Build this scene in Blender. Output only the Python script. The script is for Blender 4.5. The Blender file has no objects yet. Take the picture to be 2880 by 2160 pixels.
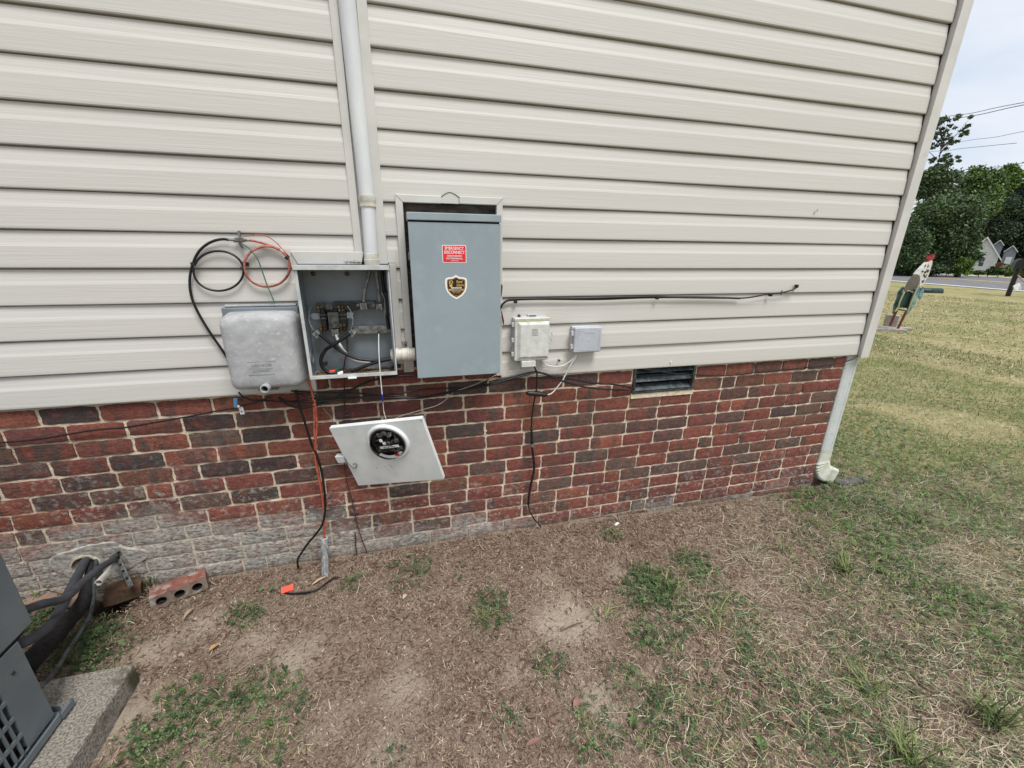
import bpy, bmesh, math, random
import numpy as np
from mathutils import Vector, Matrix, Euler, noise
random.seed(7); rng = np.random.default_rng(11)
sc = bpy.context.scene
R = math.radians

# ------------------------------------------------------------------ camera
SW, SH = 2880.0, 2160.0                       # the photograph's pixels, used only to measure
F, PITCH, ROLL, YAW = 1144.305, 0.3203235, -0.0121404, 0.2522353
CAM = Vector((0.0, -1.83, 1.49))
cy_, sy_, cp_, sp_ = math.cos(YAW), math.sin(YAW), math.cos(PITCH), math.sin(PITCH)
fw = Vector((sy_*cp_, cy_*cp_, -sp_)); rt = Vector((cy_, -sy_, 0)); dn = fw.cross(rt)
RT = rt*math.cos(ROLL)+dn*math.sin(ROLL); DN = dn*math.cos(ROLL)-rt*math.sin(ROLL)
cd = bpy.data.cameras.new('camera'); cam = bpy.data.objects.new('camera', cd); sc.collection.objects.link(cam)
cam.matrix_world = Matrix(((RT.x, -DN.x, -fw.x, CAM.x), (RT.y, -DN.y, -fw.y, CAM.y), (RT.z, -DN.z, -fw.z, CAM.z), (0, 0, 0, 1)))
cd.sensor_width = 36; cd.lens = F/SW*36; cd.clip_start = 0.05; cd.clip_end = 2000
sc.camera = cam

# ------------------------------------------------------------------ sky, sun, exposure
SUN_EL, SUN_ROT = R(63), R(158)
w = bpy.data.worlds.new('World'); sc.world = w; w.use_nodes = True
nt = w.node_tree; nt.nodes.clear()
out = nt.nodes.new('ShaderNodeOutputWorld'); bg = nt.nodes.new('ShaderNodeBackground'); bg.inputs['Strength'].default_value = 0.11
sky = nt.nodes.new('ShaderNodeTexSky'); sky.sky_type = 'NISHITA'; sky.sun_disc = False
sky.sun_elevation = SUN_EL; sky.sun_rotation = SUN_ROT; sky.dust_density = 2.0
tc = nt.nodes.new('ShaderNodeTexCoord'); mp = nt.nodes.new('ShaderNodeMapping'); mp.inputs['Scale'].default_value = (1, 1, 2.6)
nz = nt.nodes.new('ShaderNodeTexNoise'); nz.inputs['Scale'].default_value = 2.1; nz.inputs['Detail'].default_value = 6; nz.inputs['Roughness'].default_value = 0.5
cr = nt.nodes.new('ShaderNodeValToRGB'); cr.color_ramp.elements[0].position = 0.30; cr.color_ramp.elements[1].position = 0.62
cr.color_ramp.elements[0].color = (4.9, 5.9, 7.3, 1); cr.color_ramp.elements[1].color = (8.2, 8.6, 9.0, 1)
cr.color_ramp.elements[0].color = (0.56, 0.67, 0.83, 1); cr.color_ramp.elements[1].color = (1.0, 1.0, 1.02, 1)
sca = nt.nodes.new('ShaderNodeVectorMath'); sca.operation = 'SCALE'; sca.inputs['Scale'].default_value = 6.6
mx = nt.nodes.new('ShaderNodeMix'); mx.data_type = 'RGBA'; mx.inputs['Factor'].default_value = 0.88
lk = nt.links.new
lk(tc.outputs['Generated'], mp.inputs['Vector']); lk(mp.outputs[0], nz.inputs['Vector']); lk(nz.outputs['Fac'], cr.inputs['Fac'])
lk(cr.outputs['Color'], sca.inputs[0]); lk(sky.outputs[0], mx.inputs['A']); lk(sca.outputs[0], mx.inputs['B'])
lk(mx.outputs['Result'], bg.inputs['Color']); lk(bg.outputs[0], out.inputs[0])
sd = bpy.data.lights.new('sun', 'SUN'); sd.energy = 2.5; sd.angle = R(24); sd.color = (1.0, 0.99, 0.965)
so = bpy.data.objects.new('sun', sd); sc.collection.objects.link(so)
# sun_rotation is measured clockwise from +Y: the sun stands behind the camera, to its right
sdir = Vector((math.sin(SUN_ROT)*math.cos(SUN_EL), math.cos(SUN_ROT)*math.cos(SUN_EL), math.sin(SUN_EL)))
so.rotation_euler = sdir.to_track_quat('Z', 'Y').to_euler()
sc.view_settings.view_transform = 'Standard'; sc.view_settings.look = 'None'; sc.view_settings.exposure = 0.55; sc.view_settings.gamma = 1
sc.render.engine = 'CYCLES'

# ------------------------------------------------------------------ measuring: a spot in the photograph -> a point on a real plane
CR = {1:(500,600,3.16),2:(1080,500,2.765),3:(1400,780,2.4578),4:(800,1050,2.553),5:(0,1480,2.44),6:(2440,0,1.843),7:(2200,900,2.765),
 11:(820,740,5.026),12:(920,1160,6.506),13:(1230,670,9.22),14:(1420,870,6.38),15:(2450,680,5.144),16:(880,0,2.182),17:(1200,1500,2.514),
 18:(0,1100,3.16),19:(550,1050,2.765),20:(0,0,1/1.302),21:(2500,300,4.147),22:(2700,640,9.217),23:(0,1540,5.183),24:(0,1850,5.267),
 25:(900,860,9.218),26:(760,1040,2.989),27:(2280,1200,8.296),28:(700,1500,5.53),29:(1400,1000,2.765)}
def ray(c, a, b):
    x0, y0, s = CR[c]; x = x0+a/s; y = y0+b/s
    return RT*((x-SW/2)/F)+DN*((y-SH/2)/F)+fw
def W(c, a, b, Y=0.0):
    d = ray(c, a, b); return CAM+d*((Y-CAM.y)/d.y)
def gh(x, y):                                  # height of the ground
    base = 0.0
    if x < -1.05: base += 0.03*min(1, (-1.05-x)/0.4)
    base -= 0.045*min(1, max(0, (x-0.5)/1.9))
    if x > 14: base -= .031*min(140, max(0, (x*RN[0]+(y+1.83)*RN[1])-RN[2]))
    k = 1.0 if y < 3 else max(0, 1-(y-3)/5)
    n = 0.010*math.sin(3.1*x+1.3*y)+0.008*math.sin(5.3*y-2.2*x+1)+0.006*math.sin(9.7*x+4.1*y)
    return base+n*k*min(1, max(0.25, -y*3))
RN = (0, 0, 1e9)
def G(c, a, b, h=0.0):
    d = ray(c, a, b); z = 0.0
    for _ in range(8):
        p = CAM+d*((z+h-CAM.z)/d.z); z = gh(p.x, p.y)
    return p
def D(c, a, b, dist):
    d = ray(c, a, b); return CAM+d*(dist/math.hypot(d.x, d.y))
def sr(*c):                                    # sRGB 0-255 -> linear
    return tuple(((v/255)/12.92 if v/255 <= .04045 else ((v/255+.055)/1.055)**2.4) for v in c)+(1,)

# ------------------------------------------------------------------ materials
def mat(name, c1, c2=None, scale=8, rough=.6, bump=0, bscale=None, metal=0, stretch=(1,1,1), lo=.4, hi=.6, spec=.4, c3=None, s3=3, lo3=.55, hi3=.7, detail=5, attr=False, dist=0.002, coat=0):
    m = bpy.data.materials.new(name); m.use_nodes = True; t = m.node_tree; n = t.nodes; L = t.links.new
    b = n['Principled BSDF']; b.inputs['Roughness'].default_value = rough; b.inputs['Metallic'].default_value = metal
    b.inputs['Specular IOR Level'].default_value = spec; b.inputs['Coat Weight'].default_value = coat
    tc = n.new('ShaderNodeTexCoord'); mp = n.new('ShaderNodeMapping'); mp.inputs['Scale'].default_value = stretch
    L(tc.outputs['Object'], mp.inputs['Vector'])
    col = None
    if attr:
        at = n.new('ShaderNodeAttribute'); at.attribute_name = 'Col'; col = at.outputs['Color']
    def noi(s, d=detail):
        x = n.new('ShaderNodeTexNoise'); x.inputs['Scale'].default_value = s; x.inputs['Detail'].default_value = d; x.inputs['Roughness'].default_value = .6
        L(mp.outputs[0], x.inputs['Vector']); return x
    def ramp(src, a, z):
        r = n.new('ShaderNodeMapRange'); r.inputs['From Min'].default_value = a; r.inputs['From Max'].default_value = z; L(src, r.inputs['Value']); return r.outputs[0]
    def mix(f, a, z, mode='MIX'):
        x = n.new('ShaderNodeMix'); x.data_type = 'RGBA'; x.blend_type = mode; x.clamp_factor = True
        if isinstance(f, (int, float)): x.inputs['Factor'].default_value = f
        else: L(f, x.inputs['Factor'])
        for k, v in (('A', a), ('B', z)):
            if isinstance(v, tuple): x.inputs[k].default_value = v
            else: L(v, x.inputs[k])
        return x.outputs['Result']
    nn = noi(scale)
    if col is None: col = mix(ramp(nn.outputs['Fac'], lo, hi), tuple(c1), tuple(c2 or c1))
    elif c2: col = mix(ramp(nn.outputs['Fac'], lo, hi), col, tuple(c2))
    if c3: col = mix(ramp(noi(s3).outputs['Fac'], lo3, hi3), col, tuple(c3))
    if isinstance(col, tuple): b.inputs['Base Color'].default_value = col
    else: L(col, b.inputs['Base Color'])
    if bump:
        bn = noi(bscale or scale*3); bp = n.new('ShaderNodeBump'); bp.inputs['Strength'].default_value = bump; bp.inputs['Distance'].default_value = dist
        L(bn.outputs['Fac'], bp.inputs['Height']); L(bp.outputs[0], b.inputs['Normal'])
    m['_'] = 0
    return m
def lc(*c, k=.82):
    c = sr(*c); return tuple(v*k for v in c[:3])+(1,)
M_ = {}
M_['siding'] = mat('vinyl', lc(213,209,202), lc(207,203,195), 3, rough=.55, bump=.55, bscale=55, stretch=(.06,1,3.2), lo=.3, hi=.7, dist=.0016, c3=lc(198,195,189), s3=1.5, lo3=.6, hi3=.9)
M_['trim'] = mat('trim_vinyl', lc(214,211,205), lc(205,202,195), 6, rough=.5, bump=.1, bscale=40, c3=lc(176,168,152), s3=9, lo3=.66, hi3=.8)
M_['white'] = mat('white_paint', lc(240,242,240), lc(226,229,227), 9, rough=.45, c3=lc(178,180,176), s3=22, lo3=.68, hi3=.78, bump=.05)
M_['pvc'] = mat('white_pipe', lc(226,228,226), lc(212,215,216), 4, rough=.5, stretch=(3,3,.7), c3=lc(176,188,204), s3=7, lo3=.62, hi3=.9)
M_['pvcdirty'] = mat('weathered_pvc', lc(226,224,214), lc(196,190,176), 16, rough=.6, c3=lc(120,100,80), s3=40, lo3=.66, hi3=.75, bump=.2, bscale=80)
M_['panel'] = mat('grey_enamel', lc(153,166,171), lc(147,160,165), 4, rough=.42, c3=lc(164,175,180), s3=9, lo3=.55, hi3=.8, bump=.06, bscale=180)
M_['boxin'] = mat('galvanised_grey', lc(132,140,146), lc(120,128,134), 6, rough=.45, metal=.15, c3=lc(96,102,108), s3=14, lo3=.6, hi3=.8)
M_['alu'] = mat('dull_aluminium', lc(160,160,158), lc(104,104,102), 60, rough=.45, metal=.7, bump=.3, bscale=150, lo=.35, hi=.65)
M_['darkmetal'] = mat('dark_metal', lc(100,100,97), lc(62,62,61), 50, rough=.5, metal=.5, bump=.2)
M_['black'] = mat('black_plastic', lc(22,22,24), lc(34,34,36), 20, rough=.45)
M_['cable'] = mat('black_cable', lc(16,16,18), lc(28,28,30), 30, rough=.42, spec=.4)
M_['brass'] = mat('tarnished_brass', lc(128,108,74), lc(74,62,44), 60, rough=.4, metal=.8)
M_['orange'] = mat('orange_cable', lc(190,96,70), lc(164,80,60), 40, rough=.5, c3=lc(120,52,40), s3=110, lo3=.55, hi3=.62)
M_['faded'] = mat('faded_orange_cable', lc(190,118,102), lc(160,84,72), 60, rough=.6, c3=lc(84,44,40), s3=130, lo3=.6, hi3=.66)
M_['green'] = mat('green_wire', lc(62,104,88), lc(90,124,104), 40, rough=.6, c3=lc(96,84,72), s3=60, lo3=.55, hi3=.65)
M_['rust'] = mat('rusty_wire', lc(96,46,36), lc(70,38,32), 60, rough=.8)
M_['paleblue'] = mat('pale_blue', lc(96,150,186), lc(80,130,168), 20, rough=.5)
M_['blue'] = mat('blue_plastic', lc(28,40,150), lc(24,34,120), 20, rough=.4)
M_['bigbox'] = mat('weathered_grey_plastic', lc(182,182,182), lc(166,166,167), 16, rough=.62, bump=.2, bscale=60, c3=lc(208,210,213), s3=48, lo3=.57, hi3=.75, stretch=(1,1,1.5), detail=9)
M_['nid'] = mat('stained_white_plastic', lc(222,222,216), lc(208,208,200), 30, rough=.6, c3=lc(172,171,156), s3=50, lo3=.58, hi3=.75, bump=.3, bscale=70)
M_['nidtop'] = mat('algae_stained_plastic', lc(186,184,146), lc(206,204,180), 40, rough=.7, bump=.2)
M_['smallbox'] = mat('blue_grey_plastic', lc(192,195,201), lc(181,184,191), 14, rough=.5, bump=.15, bscale=90)
M_['smallbase'] = mat('pale_plastic', lc(206,207,208), lc(190,190,190), 20, rough=.55)
M_['wood'] = mat('rotten_board', lc(84,72,64), lc(34,28,26), 30, rough=.9, bump=.5, stretch=(.3,1,1), c3=lc(120,108,96), s3=40, lo3=.66, hi3=.72)
M_['mortar'] = None
M_['asphalt'] = mat('asphalt', sr(112,112,113), sr(98,98,100), 1.5, rough=.9, bump=.2, bscale=80)
M_['paintw'] = mat('road_white', sr(226,226,224), sr(200,200,198), 3, rough=.8)
M_['painty'] = mat('road_yellow', sr(216,168,76), sr(204,160,86), 3, rough=.8)
M_['concrete'] = mat('aged_concrete', lc(168,161,150), lc(108,102,93), 170, rough=.95, bump=1, bscale=120, c3=lc(74,70,52), s3=8, lo3=.52, hi3=.66, dist=.006, detail=8)
M_['stone'] = mat('pale_concrete', lc(176,170,160), lc(150,144,134), 16, rough=.9, bump=.4)
M_['redbrick'] = mat('worn_red_brick', lc(146,92,80), lc(118,74,64), 26, rough=.95, bump=.6, bscale=70, c3=lc(164,150,138), s3=22, lo3=.46, hi3=.6)
M_['greybrick'] = mat('muddy_brick_face', lc(128,112,100), lc(104,84,72), 26, rough=.95, bump=.6, bscale=70, c3=lc(160,150,138), s3=20, lo3=.55, hi3=.7)
M_['brownbrick'] = mat('mossy_brown_brick', lc(98,72,54), lc(66,50,38), 20, rough=.95, bump=.7, bscale=60, c3=lc(86,84,44), s3=10, lo3=.55, hi3=.7, dist=.004)
M_['slab'] = mat('pinkish_stone', lc(164,136,120), lc(136,108,94), 18, rough=.95, bump=.5)
M_['ac'] = mat('grey_cabinet_paint', lc(112,120,124), lc(102,110,114), 6, rough=.5, c3=lc(104,108,72), s3=5.2, lo3=.60, hi3=.72, bump=.1, bscale=120)
M_['insul'] = mat('foam_insulation', lc(74,77,84), lc(62,64,70), 12, rough=.75, bump=.15, bscale=60)
M_['blackfoam'] = mat('black_foam', lc(30,29,29), lc(44,42,40), 60, rough=.95, bump=1.0, bscale=120, dist=.004)
M_['downspout'] = mat('painted_gutter', lc(214,217,215), lc(204,208,206), 5, rough=.35, c3=lc(158,164,160), s3=60, lo3=.6, hi3=.7)
M_['elbow'] = mat('mossy_gutter', lc(218,219,208), lc(190,192,168), 14, rough=.45, c3=lc(128,130,90), s3=20, lo3=.58, hi3=.75)
M_['flag'] = mat('red_orange_tag', sr(250,80,56), sr(236,70,48), 20, rough=.5)
M_['glass'] = None
M_['roosterwhite'] = mat('white_sheet_metal', lc(224,222,214), lc(204,202,194), 14, rough=.5, c3=lc(80,80,74), s3=26, lo3=.62, hi3=.68, stretch=(2,2,.7))
M_['teal'] = mat('teal_sheet_metal', lc(50,104,114), lc(140,164,156), 5, rough=.45, c3=lc(60,104,160), s3=7, lo3=.55, hi3=.7)
M_['tealdark'] = mat('dark_teal_metal', lc(14,40,42), lc(40,70,62), 3, rough=.5)
M_['taupe'] = mat('taupe_sheet_metal', lc(112,104,92), lc(96,90,80), 6, rough=.6)
M_['red'] = mat('red_enamel', lc(128,26,24), lc(166,56,46), 14, rough=.5)
M_['rosterleg'] = mat('rust_red_paint', lc(112,46,34), lc(96,40,32), 14, rough=.6)
M_['farwhite'] = mat('far_white_siding', lc(226,228,232), lc(214,216,222), 2, rough=.7)
M_['fargrey'] = mat('far_grey_siding', lc(150,158,170), lc(138,146,158), 2, rough=.7)
M_['farroof'] = mat('grey_shingle', lc(92,94,100), lc(74,76,82), 2, rough=.9)
M_['farglass'] = mat('dark_window', lc(70,78,84), lc(60,66,72), 2, rough=.2)
M_['leaf'] = mat('leaves', (1,1,1,1), rough=.65, attr=True, spec=.25)
M_['blade'] = mat('plant_matter', (1,1,1,1), rough=.75, attr=True, spec=.2)
M_['bark'] = mat('bark', lc(92,80,68), lc(60,52,44), 6, rough=.95, bump=.6)
M_['wirewhite'] = mat('white_wire', lc(228,228,224), lc(204,204,200), 20, rough=.4)
M_['wirecream'] = mat('cream_wire', lc(206,200,182), lc(170,160,140), 60, rough=.5)
M_['stickred'] = mat('red_sticker', sr(206,38,52), sr(214,48,50), 12, rough=.35)
M_['stickwhite'] = mat('sticker_white', sr(236,236,234), sr(228,228,228), 12, rough=.35)
M_['stickblack'] = mat('sticker_black', sr(24,20,20), sr(34,26,24), 12, rough=.3)
M_['stickgold'] = mat('sticker_gold', sr(206,170,98), sr(176,138,72), 60, rough=.35)
M_['dial'] = mat('meter_parts', lc(44,42,42), lc(22,22,22), 40, rough=.4)
M_['dialgrey'] = mat('meter_grey_parts', lc(120,116,112), lc(90,88,86), 60, rough=.4)
M_['debris'] = mat('leaf_debris', lc(142,124,100), lc(84,68,54), 60, rough=.95, bump=1, dist=.004)
M_['dark'] = mat('dark_parts_and_shade', lc(20,20,20), lc(30,28,26), 10, rough=.95)  # near-black of dark parts, also painted as shade in gaps and holes
def glassmat():
    m = bpy.data.materials.new('meter_glass'); m.use_nodes = True; b = m.node_tree.nodes['Principled BSDF']
    b.inputs['Roughness'].default_value = .03; b.inputs['Transmission Weight'].default_value = 1; b.inputs['IOR'].default_value = 1.09
    return m
M_['glass'] = glassmat()

# brick: own colour per brick, flashing bands, lime bloom low on the wall towards the left
def brickmat(name, mortar=False):
    m = bpy.data.materials.new(name); m.use_nodes = True; t = m.node_tree; n = t.nodes; L = t.links.new; b = n['Principled BSDF']
    b.inputs['Roughness'].default_value = .93; b.inputs['Specular IOR Level'].default_value = .2
    tc = n.new('ShaderNodeTexCoord'); sp = n.new('ShaderNodeSeparateXYZ'); L(tc.outputs['Object'], sp.inputs[0])
    def noi(s, d=6, st=(1,1,1), r=.6):
        mp = n.new('ShaderNodeMapping'); mp.inputs['Scale'].default_value = st; L(tc.outputs['Object'], mp.inputs['Vector'])
        x = n.new('ShaderNodeTexNoise'); x.inputs['Scale'].default_value = s; x.inputs['Detail'].default_value = d; x.inputs['Roughness'].default_value = r; L(mp.outputs[0], x.inputs['Vector']); return x.outputs['Fac']
    def mr(src, a, z, c=0., d=1., clamp=True):
        r = n.new('ShaderNodeMapRange'); r.clamp = clamp
        for k, v in zip(('From Min','From Max','To Min','To Max'), (a, z, c, d)): r.inputs[k].default_value = v
        L(src, r.inputs['Value']); return r.outputs[0]
    def ma(op, a, c, v2=None):
        x = n.new('ShaderNodeMath'); x.operation = op
        for i, v in enumerate((a, c) if v2 is None else (a, c, v2)):
            if isinstance(v, (int, float)): x.inputs[i].default_value = v
            else: L(v, x.inputs[i])
        return x.outputs[0]
    def mix(f, a, z, mode='MIX'):
        x = n.new('ShaderNodeMix'); x.data_type = 'RGBA'; x.blend_type = mode
        if isinstance(f, (int, float)): x.inputs['Factor'].default_value = f
        else: L(f, x.inputs['Factor'])
        for k, v in (('A', a), ('B', z)):
            if isinstance(v, tuple): x.inputs[k].default_value = v
            else: L(v, x.inputs[k])
        return x.outputs['Result']
    X, Z = sp.outputs['X'], sp.outputs['Z']
    if mortar: col = mix(mr(noi(30), .35, .65), lc(228,212,188,k=.92), lc(198,182,158,k=.92))
    else:
        at = n.new('ShaderNodeAttribute'); at.attribute_name = 'Col'
        col = mix(mr(noi(60, 9), .32, .62, 0, .5), at.outputs['Color'], lc(84,48,44,k=.8)); col = mix(mr(noi(34, 9), .5, .66, 0, .5), col, lc(150,88,72,k=.8))
        mpb = n.new('ShaderNodeMapping'); mpb.inputs['Scale'].default_value = (15, 1, 2.5); L(tc.outputs['Object'], mpb.inputs['Vector']); nb = n.new('ShaderNodeTexNoise'); nb.noise_dimensions = '4D'; nb.inputs['Scale'].default_value = 1; nb.inputs['Detail'].default_value = 2
        L(mpb.outputs[0], nb.inputs['Vector']); L(ma('MULTIPLY', at.outputs['Alpha'], 40.), nb.inputs['W']); band = mr(nb.outputs['Fac'], .54, .60)
        col = mix(ma('MULTIPLY', band, ma('MULTIPLY', mr(noi(45, 5), .3, .6), .85)), col, lc(84,78,73,k=.8))
        col = mix(mr(noi(130, 5, (1,1,1.8)), .59, .66, 0, .85), col, lc(34,24,24,k=.8)); col = mix(mr(noi(210, 3), .66, .72, 0, .5), col, lc(190,176,160,k=.8))
    # bloom: height of the white zone falls from left to right
    top = ma('MINIMUM', mr(X, -1.1, .75, .325, -.03), mr(X, -1.95, -1.4, .16, .325))
    k = ma('SUBTRACT', top, Z)
    if not mortar: k = ma('ADD', k, ma('MULTIPLY', ma('SUBTRACT', at.outputs['Alpha'], .5), .13))
    zone = mr(ma('ADD', k, ma('MULTIPLY', ma('SUBTRACT', noi(5, 4), .5), .22)), -.06, .05)
    spk = mr(noi(48, 5, (1, 1, 1.2), .65), .53, .60)
    hi = mr(ma('ADD', k, ma('MULTIPLY', ma('SUBTRACT', noi(9, 3), .5), .5)), -.40, .05, 0, 1)
    spots = ma('MULTIPLY', spk, hi)
    fac = ma('MAXIMUM', ma('MULTIPLY', zone, mr(noi(55, 7, (1,1,2.2)), .38, .52, .2 if not mortar else .15, .97 if not mortar else .6)), ma('MULTIPLY', spots, .75 if not mortar else .15))
    col = mix(fac, col, mix(mr(noi(60, 5), .35, .65), lc(192,189,180,k=.88), lc(146,142,134,k=.88)))
    # browner and darker just above the soil
    col = mix(mr(ma('ADD', Z, ma('MULTIPLY', ma('SUBTRACT', noi(12), .5), .1)), -.03, .05, .55, 0), col, lc(92,80,64,k=.8))
    L(col, b.inputs['Base Color'])
    bp = n.new('ShaderNodeBump'); bp.inputs['Strength'].default_value = .85; bp.inputs['Distance'].default_value = .006
    h = ma('ADD', noi(38, 8, (1, 1, 2.4), .7), ma('MULTIPLY', noi(120, 5), .6)); L(h, bp.inputs['Height']); L(bp.outputs[0], b.inputs['Normal'])
    return m
M_['brick'] = brickmat('rough_brick'); M_['mortar'] = brickmat('lime_mortar', True)

# ------------------------------------------------------------------ mesh builder
class MB:
    def __init__(s): s.v = []; s.f = []; s.m = []; s.c = []
    def add(s, vs, fs, mi=0, col=None):
        o = len(s.v); s.v += [tuple(v) for v in vs]; s.f += [tuple(i+o for i in f) for f in fs]; s.m += [mi]*len(fs); s.c += [col]*len(fs); return s
    def box(s, x0, x1, y0, y1, z0, z1, mi=0, col=None):
        vs = [(x0,y0,z0),(x1,y0,z0),(x1,y1,z0),(x0,y1,z0),(x0,y0,z1),(x1,y0,z1),(x1,y1,z1),(x0,y1,z1)]
        return s.add(vs, [(3,2,1,0),(4,5,6,7),(0,1,5,4),(1,2,6,5),(2,3,7,6),(3,0,4,7)], mi, col)
    def obox(s, c, ax, ay, az, mi=0):           # centre and three half axes
        c = Vector(c); vs = [c+ax*a+ay*b+az*d for d in (-1,1) for a, b in ((-1,-1),(1,-1),(1,1),(-1,1))]
        fs = [(3,2,1,0),(4,5,6,7),(0,1,5,4),(1,2,6,5),(2,3,7,6),(3,0,4,7)]
        if ax.cross(ay).dot(az) < 0: fs = [f[::-1] for f in fs]
        return s.add(vs, fs, mi)
    def prism(s, poly, d, mi=0):                # polygon pushed along d
        n = len(poly); a = [Vector(p) for p in poly]; d = Vector(d); b = [p+d for p in a]
        nrm = Vector((0,0,0))
        for i in range(n): nrm += a[i].cross(a[(i+1) % n])
        fs = [tuple(range(n)), tuple(range(2*n-1, n-1, -1))]+[((i+1) % n, i, n+i, n+(i+1) % n) for i in range(n)]
        if nrm.dot(d) > 0: fs = [f[::-1] for f in fs]
        return s.add(a+b, fs, mi)
    def tube(s, pts, r, n=8, mi=0, closed=False, cap=True):
        P = [Vector(p) for p in pts]; rs = r if isinstance(r, (list, tuple)) else [r]*len(P)
        up = None; rings = []
        N = len(P)
        for i in range(N):
            if closed: t = P[(i+1) % N]-P[i-1]
            else: t = P[min(i+1, N-1)]-P[max(i-1, 0)]
            t.normalize()
            if up is None:
                up = t.orthogonal().normalized()
            up = (up-t*up.dot(t))
            if up.length < 1e-6: up = t.orthogonal()
            up.normalize(); sd_ = t.cross(up)
            rings.append([P[i]+(up*math.cos(a)+sd_*math.sin(a))*rs[i] for a in [2*math.pi*k/n for k in range(n)]])
        vs = [v for r_ in rings for v in r_]; fs = []
        for i in range(N if closed else N-1):
            j = (i+1) % N
            for k in range(n): fs.append((i*n+k, i*n+(k+1) % n, j*n+(k+1) % n, j*n+k))
        if cap and not closed: fs += [tuple(range(n))[::-1], tuple((N-1)*n+k for k in range(n))]
        return s.add(vs, fs, mi)
    def lathe(s, c, axis, prof, n=24, mi=0):    # prof: (along axis, radius)
        axis = Vector(axis).normalized(); u = axis.orthogonal().normalized(); v = axis.cross(u); c = Vector(c); vs = []; fs = []
        for h, r_ in prof:
            for k in range(n):
                a = 2*math.pi*k/n; vs.append(c+axis*h+(u*math.cos(a)+v*math.sin(a))*max(r_, 1e-5))
        for i in range(len(prof)-1):
            for k in range(n): fs.append((i*n+k, i*n+(k+1) % n, (i+1)*n+(k+1) % n, (i+1)*n+k))
        return s.add(vs, fs, mi)
    def text(s, txt, at, ex, ey, size, mi=0, d=.0004, bold=0, font=None, width=None):
        cu = bpy.data.curves.new('t', 'FONT'); cu.body = txt; cu.size = size; cu.align_x = 'CENTER'; cu.align_y = 'CENTER'; cu.offset = bold; cu.shear = .3 if font == 'script' else 0
        o = bpy.data.objects.new('t', cu); sc.collection.objects.link(o); dg = bpy.context.evaluated_depsgraph_get()
        me = o.evaluated_get(dg).to_mesh(); ex = Vector(ex).normalized(); ey = Vector(ey).normalized(); nn = ex.cross(ey)
        xs = [v.co.x for v in me.vertices] or [0, 1]; k = 1
        if width: k = width/max(1e-6, max(xs)-min(xs))
        s.add([Vector(at)+ex*v.co.x*k+ey*v.co.y+nn*d for v in me.vertices], [tuple(p.vertices) for p in me.polygons], mi)
        o.evaluated_get(dg).to_mesh_clear(); bpy.data.objects.remove(o); bpy.data.curves.remove(cu); return s
    def build(s, name, mats, parent=None, origin=None, bevel=0, smooth=False, auto=False, segs=2):
        if not isinstance(mats, (list, tuple)): mats = [mats]
        off = Vector((0,0,0))
        if parent is not None:
            q = parent
            while q is not None: off += q.location; q = q.parent
        elif origin is not None: off = Vector(origin)
        elif s.v:
            a = np.array(s.v); off = Vector(((a[:,0].min()+a[:,0].max())/2, (a[:,1].min()+a[:,1].max())/2, a[:,2].min()))
        me = bpy.data.meshes.new(name); me.from_pydata([(v[0]-off.x, v[1]-off.y, v[2]-off.z) for v in s.v], [], s.f)
        for m in mats: me.materials.append(M_[m] if isinstance(m, str) else m)
        me.polygons.foreach_set('material_index', s.m)
        if any(c is not None for c in s.c):
            at = me.color_attributes.new('Col', 'FLOAT_COLOR', 'CORNER'); arr = []
            for p, c in zip(me.polygons, s.c): arr += list(c or (1,1,1,1))*p.loop_total
            at.data.foreach_set('color', arr)
        me.update(); o = bpy.data.objects.new(name, me); sc.collection.objects.link(o)
        if parent is not None: o.parent = parent
        else: o.location = off
        if smooth or auto:
            me.polygons.foreach_set('use_smooth', [True]*len(me.polygons))
            if auto: me.set_sharp_from_angle(angle=R(38))
        if bevel:
            md = o.modifiers.new('bevel', 'BEVEL'); md.width = bevel; md.segments = segs; md.limit_method = 'ANGLE'; md.angle_limit = R(40)
        return o
def tag(o, label, cat, group=None, kind=None):
    if label: o['label'] = label
    if cat: o['category'] = cat
    if group: o['group'] = group
    if kind: o['kind'] = kind
    return o
def thing(name, loc, label, cat, group=None):
    o = bpy.data.objects.new(name, None); sc.collection.objects.link(o); o.location = loc; o.empty_display_size = .05
    return tag(o, label, cat, group)
def spline(pts, k=6, closed=False):
    P = [Vector(p) for p in pts]; N = len(P); out = []
    for i in range(N if closed else N-1):
        p0 = P[(i-1) % N] if closed or i > 0 else P[0]*2-P[1]
        p1 = P[i]; p2 = P[(i+1) % N]; p3 = P[(i+2) % N] if closed or i+2 < N else P[-1]*2-P[-2]
        for j in range(k):
            t = j/k; out.append(.5*((2*p1)+(p2-p0)*t+(2*p0-5*p1+4*p2-p3)*t*t+(-p0+3*p1-3*p2+p3)*t**3))
    if not closed: out.append(P[-1])
    return out
def path(c, pts, Y=-.02, Y2=None):
    n = len(pts); return [W(c, p[0], p[1], Y if Y2 is None else Y+(Y2-Y)*i/(n-1)) for i, p in enumerate(pts)]
def wire(name, pts, r, m, label=None, cat=None, group=None, parent=None, k=6, n=8, closed=False):
    b = MB().tube(spline(pts, k, closed), r, n, closed=closed); o = b.build(name, m, parent, smooth=True)
    if label: tag(o, label, cat, group)
    return o
def poly(c, pts, Y, th, mb=None, mi=0):         # wall-parallel plate: front at Y, thickness th
    mb = mb or MB(); return mb.prism([W(c, a, b, Y) for a, b in pts], (0, th, 0), mi)
def rect(c, a0, b0, a1, b1, Y, th, mb, mi=0):
    p, q = W(c, a0, b0, Y), W(c, a1, b1, Y); return mb.box(min(p.x,q.x), max(p.x,q.x), Y, Y+th, min(p.z,q.z), max(p.z,q.z), mi)
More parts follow.
